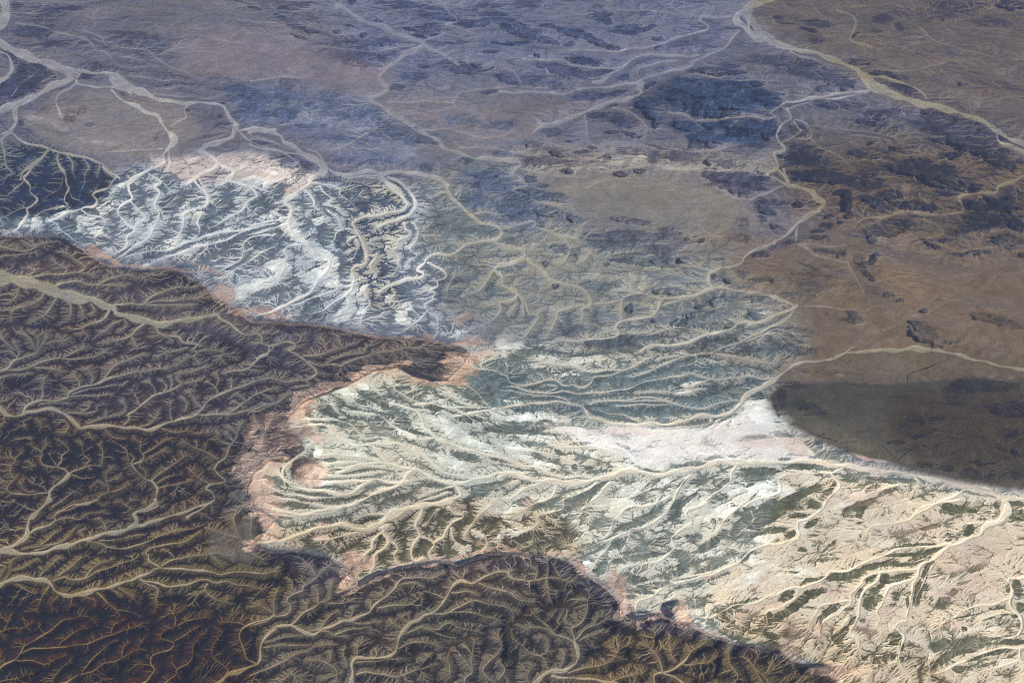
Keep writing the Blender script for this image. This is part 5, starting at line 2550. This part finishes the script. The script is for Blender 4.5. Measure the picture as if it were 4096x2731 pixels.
# ------------------------------------------------------------------ drainage network
# every cell drains to the nearest wadi along the cheapest path over rough ground
lr = (0.9 * vnoise(GX / 1.1, GY / 1.1, 91) + 0.8 * vnoise(GX / 2.6, GY / 2.6, 92) + 0.6 * vnoise(GX / 6, GY / 6, 93)
      + 0.55 * rng.standard_normal((NY, NX)).astype(np.float32))
Rr = np.exp(0.9 * lr)
P = NX + 2
def padl(a, v): return np.pad(a, 1, constant_values=v).ravel().tolist()
dirs = [(0, 1), (1, 1), (1, 0), (1, -1)]
stepc = []
for dj, di in dirs:
    ds = np.hypot(di * WX, dj * WY)
    aw = math.atan2(dj, di)
    an = 1 + 2.2 * GS * np.sin(aw - GANG) ** 2
    stepc.append(padl((ds * an * Rr).astype(np.float32), 1e9))
dist = np.full((NY + 2, NX + 2), 1e18); seed = np.pad(CD < 0.3, 1)
dist[seed] = 0.0
edge = np.zeros_like(seed); edge[0] = edge[-1] = True; edge[:, 0] = edge[:, -1] = True
dist[edge] = -1.0
dist = dist.ravel().tolist()
par = list(range(len(dist)))
offs = [(d[0] * P + d[1], s) for d, s in zip(dirs, stepc)]
offs = [(o, s) for o, s in offs] + [(-o, s) for o, s in offs]
heap = [(0.0, i) for i in np.flatnonzero(seed.ravel()).tolist()]
order = []; push = heapq.heappush; pop = heapq.heappop
while heap:
    d, i = pop(heap)
    if d > dist[i]: continue
    order.append(i)
    for o, s in offs:
        j = i + o
        nd = d + s[j]
        if nd < dist[j]:
            dist[j] = nd; par[j] = i; push(heap, (nd, j))
log('drainage: %d cells' % len(order))
del stepc
cellA = (WX * WY); acc = np.pad(cellA, 1).ravel().tolist()
for i in reversed(order):
    p = par[i]
    if p != i: acc[p] += acc[i]
accn = np.array(acc, np.float32)
parn = np.array(par); ii = np.arange(len(par))
di = (np.abs(parn - ii)); wxp_ = np.pad(WX, 1).ravel(); wyp_ = np.pad(WY, 1).ravel()
hx = (di == 1) | (di == P + 1) | (di == P - 1); hy = di >= P - 1
dsn = np.hypot(wxp_ * hx, wyp_ * hy)
slope = np.clip((accn / 0.09) ** -0.33, 0.02, 1.0)
dz = (dsn * slope).tolist(); f = [0.0] * len(par)
for i in order:
    p = par[i]
    if p != i: f[i] = f[p] + dz[i]
F = np.array(f, np.float32).reshape(NY + 2, P)[1:-1, 1:-1]
ACC = accn.reshape(NY + 2, P)[1:-1, 1:-1]
log('relief of drainage, max %.2f mean %.2f' % (F.max(), F.mean()))

# ------------------------------------------------------------------ heights
rmask = {k: up(v) for k, v in region_masks.items()}
plat = rmask['plateau']
for k_ in ('badlands', 'badlands_nw'): rmask[k_] = rmask[k_] * (1 - plat)
pl_s = blur(plat, 2.6 / PITCH); pl_w = blur(plat, 60 / PITCH); pl_vw = boxblur(boxblur(plat, 120), 120)
notch = (N_fin + 0.8 * N_mid) * 4 * pl_s * (1 - pl_s)   # spurs and notches along the rim
base = 1.8 * sstep(0.08, 0.92, pl_s + 0.30 * notch) * (1 - 0.55 * sstep(0.55, 1.0, pl_w) ) + 0.5 * N_big
base -= 1.1 * (1 - pl_vw) * (1 - plat)
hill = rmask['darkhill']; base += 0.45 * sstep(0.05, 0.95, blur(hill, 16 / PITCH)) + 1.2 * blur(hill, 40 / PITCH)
for px, py, rx, ry, h in BUMPS:
    e = np.hypot((UU - px + 0.6 * wxp) / rx, (VV - py + 0.6 * wyp) / ry)
    base += h * (1 - sstep(0.35, 1.1, e)) * (1 + 0.7 * N_fin + 0.5 * N_mid)
Fs = 1 - np.exp(-F / 2.6)
Fz = Fs * Fs / (Fs + 0.18) * 1.25                     # flat valley floors, steep heads
micro = F - boxblur(F, 2); micro = np.clip(micro / np.sqrt(boxblur(micro ** 2, 20) + 1e-6), -2, 2)
rock = np.clip(pb, 0, 1)  # all dark patches, painted shade included
z = base + amp * (1.0 + 0.6 * rock) * (0.5 * boxblur(Fz, 1) + 1.7 * boxblur(boxblur(Fz, 2), 2) + 0.10 * N_fin + 0.18 * N_mid)
rug = np.clip(rock * 1.2, 0, 1) * np.clip(1 - rmask['badlands'] - rmask['badlands_nw'] - plat - hill, 0, 1)
z += rug * (0.4 * (1 - np.abs(N_fin) * 2) + 1.0 * N_mid)
z -= 0.12 * WADI
z = (0.5 * z + 0.5 * boxblur(z, 1)).astype(np.float32)

# ------------------------------------------------------------------ colour of the ground, some light and shade painted in
def lin(c):
    c = np.asarray(c, np.float32) / 255.0
    return np.where(c <= 0.04045, c / 12.92, ((c + 0.055) / 1.055) ** 2.4).astype(np.float32)
A3 = np.stack([up(fA[..., k]) for k in range(3)], -1); B3 = np.stack([up(fB[..., k]) for k in range(3)], -1)
C3 = np.stack([up(fC[..., k]) for k in range(3)], -1)
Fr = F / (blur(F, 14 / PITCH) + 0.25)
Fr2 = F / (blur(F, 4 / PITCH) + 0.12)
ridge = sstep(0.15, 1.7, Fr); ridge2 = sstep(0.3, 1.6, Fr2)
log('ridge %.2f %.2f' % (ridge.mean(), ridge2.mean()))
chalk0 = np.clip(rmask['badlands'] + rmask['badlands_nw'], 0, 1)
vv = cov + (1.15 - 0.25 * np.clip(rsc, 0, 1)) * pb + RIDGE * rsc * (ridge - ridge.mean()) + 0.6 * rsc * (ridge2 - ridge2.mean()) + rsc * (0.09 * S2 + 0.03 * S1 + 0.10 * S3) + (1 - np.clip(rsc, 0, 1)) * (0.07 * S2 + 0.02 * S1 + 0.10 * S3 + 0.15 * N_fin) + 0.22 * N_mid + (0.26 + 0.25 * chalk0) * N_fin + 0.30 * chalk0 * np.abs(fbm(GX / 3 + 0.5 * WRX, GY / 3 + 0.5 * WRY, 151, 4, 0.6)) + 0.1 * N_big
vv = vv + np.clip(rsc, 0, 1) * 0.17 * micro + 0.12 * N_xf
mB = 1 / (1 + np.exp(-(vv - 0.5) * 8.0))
wt = np.clip(pW, 0, 1.2)[..., None]
Al = lin(A3); Bl = lin(B3); Cl = lin(C3)
far = np.clip(VV / 682, 0, 1)[..., None]
chalk = np.clip(rmask['badlands'] + rmask['badlands_nw'] + rmask['salt_flat'], 0, 1)[..., None]
Aw = chalk * lin((249, 250, 240)) + (1 - chalk) * np.minimum(Al * 1.55, 0.8)
Al = Al + (Aw - Al) * np.clip(wt * (0.72 + 0.5 * N_fin[..., None]), 0, 1)
Al = Al * (1 + 0.10 * N_big + 0.06 * N_mid)[..., None]
Bl = Bl * (1 + 0.25 * N_fin + 0.15 * N_xf + 0.12 * N_mid)[..., None]
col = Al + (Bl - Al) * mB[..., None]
pl_b = blur(plat, 4 / PITCH)
rim = sstep(0.12, 0.4, pl_b) * (1 - sstep(0.62, 0.78, pl_b + 0.1 * N_fin)) * sstep(-0.25, 0.35, N_mid + 0.5 * N_fin + 0.1)
pK = np.maximum(pK, 0.7 * rim)
kk = np.clip(pK * 1.35, 0, 1) * (0.78 + 0.35 * N_fin + 0.16 * S1) ; kk = np.clip(kk * (1 - 0.22 * micro * plat), 0, 1)[..., None]
kc = lin((206, 177, 163)) * (0.72 + 0.42 * far) * (1 - 0.3 * mB[..., None])
col = col + (kc - col) * kk * 0.92
bb = np.maximum((0.32 + 0.3 * sstep(190, 260, VV)) * np.clip(pB, 0, 1), 0.27 * plat * sstep(-0.2, 0.5, N_mid + 0.12 * S2 + 0.25 * micro))[..., None]  # brown ground patches; the plateau noise paints in sunlit slopes
br = col.mean(-1, keepdims=True) * np.array((1.24, 0.94, 0.80), np.float32)
col = col + (br - col) * bb
# rills: small dry gullies floored with pale sand
la = np.log10(np.maximum(ACC, 1e-4) / cellA)
plain = 1 - np.clip(chalk[..., 0] + plat, 0, 1)
chd = np.maximum(chd, 0.42 * plain * sstep(-0.3, 0.4, N_big + N_mid))
rill = sstep(RL0, RL1, la + 0.2 * chalk[..., 0]) * np.clip(chd * (1 + 0.7 * N_mid), 0, 1)
rill = np.maximum(rill * 0.9, 0.35 * boxblur(rill, 1))
col = col + (Cl - col) * (np.clip(rill, 0, 1) * (0.8 - 0.22 * plat))[..., None]
# wadi floors
br1 = fbm(CT / 16.0, CO / 1.3, 121, 3); br2 = fbm(CT / 9.0, CO / 0.8, 131, 2)
tone = 1 + np.clip((CW - 1.2) / 3, 0, 1) * (0.30 * br1 + 0.16 * br2) + 0.05 * N_fin
Wl = Cl * tone[..., None]
Wl = np.where((CK == 1)[..., None], np.minimum(Wl * np.array((1.02, 1.01, 0.99), np.float32), 0.88), Wl)
Wl = np.where((CK == 2)[..., None], kc * (1.05 - 0.5 * plat[..., None]), Wl)
wcov = WADI * np.where(CK >= 0, CO_OP, 1)
bars = sstep(0.22, 0.45, br1) * sstep(1.6, 4.0, CW) * 0.6
wcov = wcov * (1 - bars)
col = col + (Wl - col) * wcov[..., None]
# pale fringe of sand beside the larger wadis
fr = np.exp(-np.maximum(CD, 0) / 2.0) * sstep(1.5, 3.5, CW) * 0.12 * CO_OP
col = col + (Cl * 0.9 - col) * (fr * (1 - WADI))[..., None]
dk = (1 - sstep(-0.5, 0.8, DK))[..., None]; col = col * (1 - 0.45 * dk)
# weathering: grain of the surface
col = col * (1 + (0.13 + 0.07 * plain) * N_fin + 0.10 * N_mid + 0.02 * S1 + 0.10 * N_xf - 0.05 * micro * np.clip(rsc, 0, 1) + 0.05 * rng.standard_normal((NY, NX)))[..., None]
sh = np.stack([boxblur(boxblur(col[..., k], 1), 1) for k in range(3)], -1)
col = np.clip(col + 0.7 * (col - sh), 0.6 * col, 1.5 * col)
hue = (0.05 * N_mid + 0.05 * fbm(GX / 5, GY / 5, 141, 3))
col = col * np.stack([1 + hue, np.ones_like(hue), 1 - hue], -1)
# survey colours hold the air: take the rendered haze out, far blue stays painted
SL = np.hypot(np.hypot(GX, GY), CAM_H)
Tr = np.exp(-AIR_EXT * SL[..., None])
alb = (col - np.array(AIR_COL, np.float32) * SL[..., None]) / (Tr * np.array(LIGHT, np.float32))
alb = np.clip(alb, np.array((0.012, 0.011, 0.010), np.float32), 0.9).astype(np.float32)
log('colour mean %s' % (alb.reshape(-1, 3).mean(0),))

# ------------------------------------------------------------------ which landform each cell belongs to
LAB = np.zeros((NY, NX), np.int16)                   # 0 = desert plain
names = [('desert_plain', 'wide brown and blue grey gravel plain with low dark rocky rises, reaching to the far edge')]
def region(key, name, label, thr=0.5):
    names.append((name, label)); LAB[rmask[key] > thr] = len(names) - 1
for key, name, label in REGIONS: region(key, name, label)
band = (sstep(0.03, 0.10, pl_s) * (1 - sstep(0.70, 0.85, pl_s))) > 0.5
names.append(('escarpment', 'pinkish brown eroded escarpment along the winding rim of the dark plateau, facing the pale basin'))
LAB[band & (LAB != 0)] = len(names) - 1
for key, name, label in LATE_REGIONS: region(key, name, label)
for k, t in enumerate(wadi_names):
    names.append(('dry_riverbed', WADI_LABELS[t])); LAB[(CID == k) & (CDn < 0.2)] = len(names) - 1

# ------------------------------------------------------------------ build the surface (padded outwards to the horizon)
K = 72
grow = 0.6 * np.cumsum(1.06 ** np.arange(K))         # the surveyed land carries on, mirrored and ever coarser
Up = np.concatenate([U[0] - grow[::-1], U, U[-1] + grow])
vh = 341 - math.tan(DEP) / TANH * 512                # image row of the horizon
gt = np.cumsum(1.035 ** np.arange(K)); gt = gt / gt[-1] * (V[0] - (vh + 9))
gb = np.minimum(grow, 0.6 * 600); gb = np.cumsum(1.02 ** np.arange(K)); gb = gb / gb[-1] * 330
Vp = np.concatenate([V[0] - gt[::-1], V, V[-1] + gb])
zp = np.pad(z, K, mode='reflect'); ap = np.pad(alb, ((K, K), (K, K), (0, 0)), mode='reflect'); lp = np.pad(LAB, K, mode='reflect')
outer = np.ones_like(zp, bool); outer[K - 1:-K + 1, K - 1:-K + 1] = False
uu, vv2 = np.meshgrid(Up, Vp)
fade = np.ones_like(zp)
X, Y = ground(uu, vv2, zp)
co = np.stack([X, Y, zp], -1).astype(np.float32).reshape(-1, 3)
H, Wd = zp.shape
idx = np.arange(H * Wd).reshape(H, Wd)
quads = np.stack([idx[1:, :-1], idx[1:, 1:], idx[:-1, 1:], idx[:-1, :-1]], -1).reshape(-1, 4)
flab = lp[:-1, :-1].copy()
of = outer[:-1, :-1] & outer[1:, 1:]
wad0 = len(names) - len(wadi_names)
flab[of & (flab >= wad0)] = 0
flab = flab.ravel()
aflat = np.concatenate([ap.reshape(-1, 3), np.ones((H * Wd, 1), np.float32)], 1).astype(np.float32)

def make_material(name, scale, bump):
    m = bpy.data.materials.new(name); m.use_nodes = True
    nt = m.node_tree; N = nt.nodes; L = nt.links
    b = N['Principled BSDF']; b.inputs['Roughness'].default_value = 0.95; b.inputs['Specular IOR Level'].default_value = 0.1
    at = N.new('ShaderNodeAttribute'); at.attribute_name = 'ground_colour'
    tc_ = N.new('ShaderNodeTexCoord')
    n1 = N.new('ShaderNodeTexNoise'); n1.inputs['Scale'].default_value = scale; n1.inputs['Detail'].default_value = 6; n1.inputs['Roughness'].default_value = 0.7
    L.new(tc_.outputs['Object'], n1.inputs['Vector'])
    mr = N.new('ShaderNodeMapRange'); mr.inputs['From Min'].default_value = 0.25; mr.inputs['From Max'].default_value = 0.75
    mr.inputs['To Min'].default_value = 0.86; mr.inputs['To Max'].default_value = 1.14
    L.new(n1.outputs['Fac'], mr.inputs['Value'])
    mx = N.new('ShaderNodeMix'); mx.data_type = 'RGBA'; mx.blend_type = 'MULTIPLY'; mx.inputs['Factor'].default_value = 1.0
    L.new(at.outputs['Color'], mx.inputs['A']); L.new(mr.outputs['Result'], mx.inputs['B'])
    L.new(mx.outputs['Result'], b.inputs['Base Color'])
    bp = N.new('ShaderNodeBump'); bp.inputs['Strength'].default_value = bump; bp.inputs['Distance'].default_value = 0.25
    L.new(n1.outputs['Fac'], bp.inputs['Height']); L.new(bp.outputs['Normal'], b.inputs['Normal'])
    return m
M_rock = make_material('weathered_rock', 2.2, 0.5)
M_sand = make_material('gravel_and_sand', 3.0, 0.2)
M_bed = make_material('pale_wadi_sand', 3.5, 0.12)
for k, (nm, label) in enumerate(names):
    fs = quads[flab == k]
    if len(fs) == 0: log('empty ' + nm + ' ' + label); continue
    used, inv = np.unique(fs, return_inverse=True)
    me = bpy.data.meshes.new(nm); nv = len(used); nf = len(fs)
    me.vertices.add(nv); me.vertices.foreach_set('co', co[used].ravel())
    me.loops.add(nf * 4); me.loops.foreach_set('vertex_index', inv.astype(np.int32).ravel())
    me.polygons.add(nf); me.polygons.foreach_set('loop_start', np.arange(0, nf * 4, 4, dtype=np.int32))
    try: me.polygons.foreach_set('loop_total', np.full(nf, 4, np.int32))
    except Exception: pass
    me.update(calc_edges=True)
    me.polygons.foreach_set('use_smooth', np.ones(nf, bool))
    at = me.attributes.new('ground_colour', 'FLOAT_COLOR', 'POINT')
    at.data.foreach_set('color', aflat[used].ravel())
    me.materials.append(M_bed if nm == 'dry_riverbed' else (M_rock if nm in ('plateau', 'escarpment', 'hill', 'butte') else M_sand))
    ob = bpy.data.objects.new(nm, me); bpy.context.scene.collection.objects.link(ob)
    ob['kind'] = 'structure'; ob['label'] = label; ob['category'] = CATS.get(nm, nm.replace('_', ' '))
    if nm == 'dry_riverbed': ob['group'] = 'dry riverbeds winding through the desert'
log('meshes')

# ------------------------------------------------------------------ air
def add_box(name, lo, hi):
    v = [(x, y, zz) for zz in (lo[2], hi[2]) for y in (lo[1], hi[1]) for x in (lo[0], hi[0])]
    fcs = [(0, 2, 3, 1), (4, 5, 7, 6), (0, 1, 5, 4), (2, 6, 7, 3), (0, 4, 6, 2), (1, 3, 7, 5)]
    me = bpy.data.meshes.new(name); me.from_pydata(v, [], fcs); ob = bpy.data.objects.new(name, me)
    bpy.context.scene.collection.objects.link(ob); return ob
xm = float(np.abs(co[:, 0]).max()) + 50; y0 = float(co[:, 1].min()) - 50; y1 = float(co[:, 1].max()) + 50
hz = add_box('haze', (-xm, min(y0, -30), float(co[:, 2].min()) - 0.01), (xm, y1, CAM_H + 1.0))
hz['kind'] = 'stuff'; hz['label'] = 'thin blue air that veils the far desert'; hz['category'] = 'haze'
m = bpy.data.materials.new('thin_air'); m.use_nodes = True
for n in list(m.node_tree.nodes):
    if n.type == 'BSDF_PRINCIPLED': m.node_tree.nodes.remove(n)
pv = m.node_tree.nodes.new('ShaderNodeVolumePrincipled')
pv.inputs['Color'].default_value = HAZE_RGB + (1,)
pv.inputs['Density'].default_value = HAZE_D; pv.inputs['Anisotropy'].default_value = 0.0
m.node_tree.links.new(pv.outputs['Volume'], [n for n in m.node_tree.nodes if n.type == 'OUTPUT_MATERIAL'][0].inputs['Volume'])
hz.data.materials.append(m)

# ------------------------------------------------------------------ sun, sky, camera
sc = bpy.context.scene
w = bpy.data.worlds.new('World'); sc.world = w; w.use_nodes = True
nt = w.node_tree; bg = nt.nodes['Background']
sk = nt.nodes.new('ShaderNodeTexSky'); sk.sky_type = 'NISHITA'; sk.sun_disc = False
sk.sun_elevation = SUN_EL; sk.sun_rotation = SUN_ROT; sk.altitude = 1000
nt.links.new(sk.outputs['Color'], bg.inputs['Color']); bg.inputs['Strength'].default_value = SKY
sl = bpy.data.lights.new('sun', 'SUN'); sl.energy = SUN; sl.angle = RAD(0.5); sl.color = (1.0, 0.95, 0.88)
so = bpy.data.objects.new('sun', sl); sc.collection.objects.link(so)
from mathutils import Vector
az = SUN_ROT; dv = Vector((math.sin(az) * math.cos(SUN_EL), math.cos(az) * math.cos(SUN_EL), math.sin(SUN_EL)))
so.rotation_euler = dv.to_track_quat('Z', 'Y').to_euler(); so.location = (0, 0, 60)
cam = bpy.data.cameras.new('camera'); cam.sensor_width = 36.0; cam.lens = 18.0 / TANH
cam.clip_start = 0.1; cam.clip_end = 1e5
cob = bpy.data.objects.new('camera', cam); sc.collection.objects.link(cob)
cob.location = (0, 0, CAM_H); cob.rotation_euler = (math.pi / 2 - DEP, 0, 0); sc.camera = cob
sc.view_settings.view_transform = 'Standard'; sc.view_settings.look = 'None'
sc.view_settings.exposure = EXPOSURE; sc.view_settings.gamma = 1.0
try: sc.cycles.use_denoising = DENOISE
except Exception: pass
sc.cycles.pixel_filter_type = 'BLACKMAN_HARRIS'; sc.cycles.filter_width = 1.05; sc.render.filter_size = 1.05
sc.cycles.volume_bounces = 1; sc.cycles.max_bounces = 4
log('done')
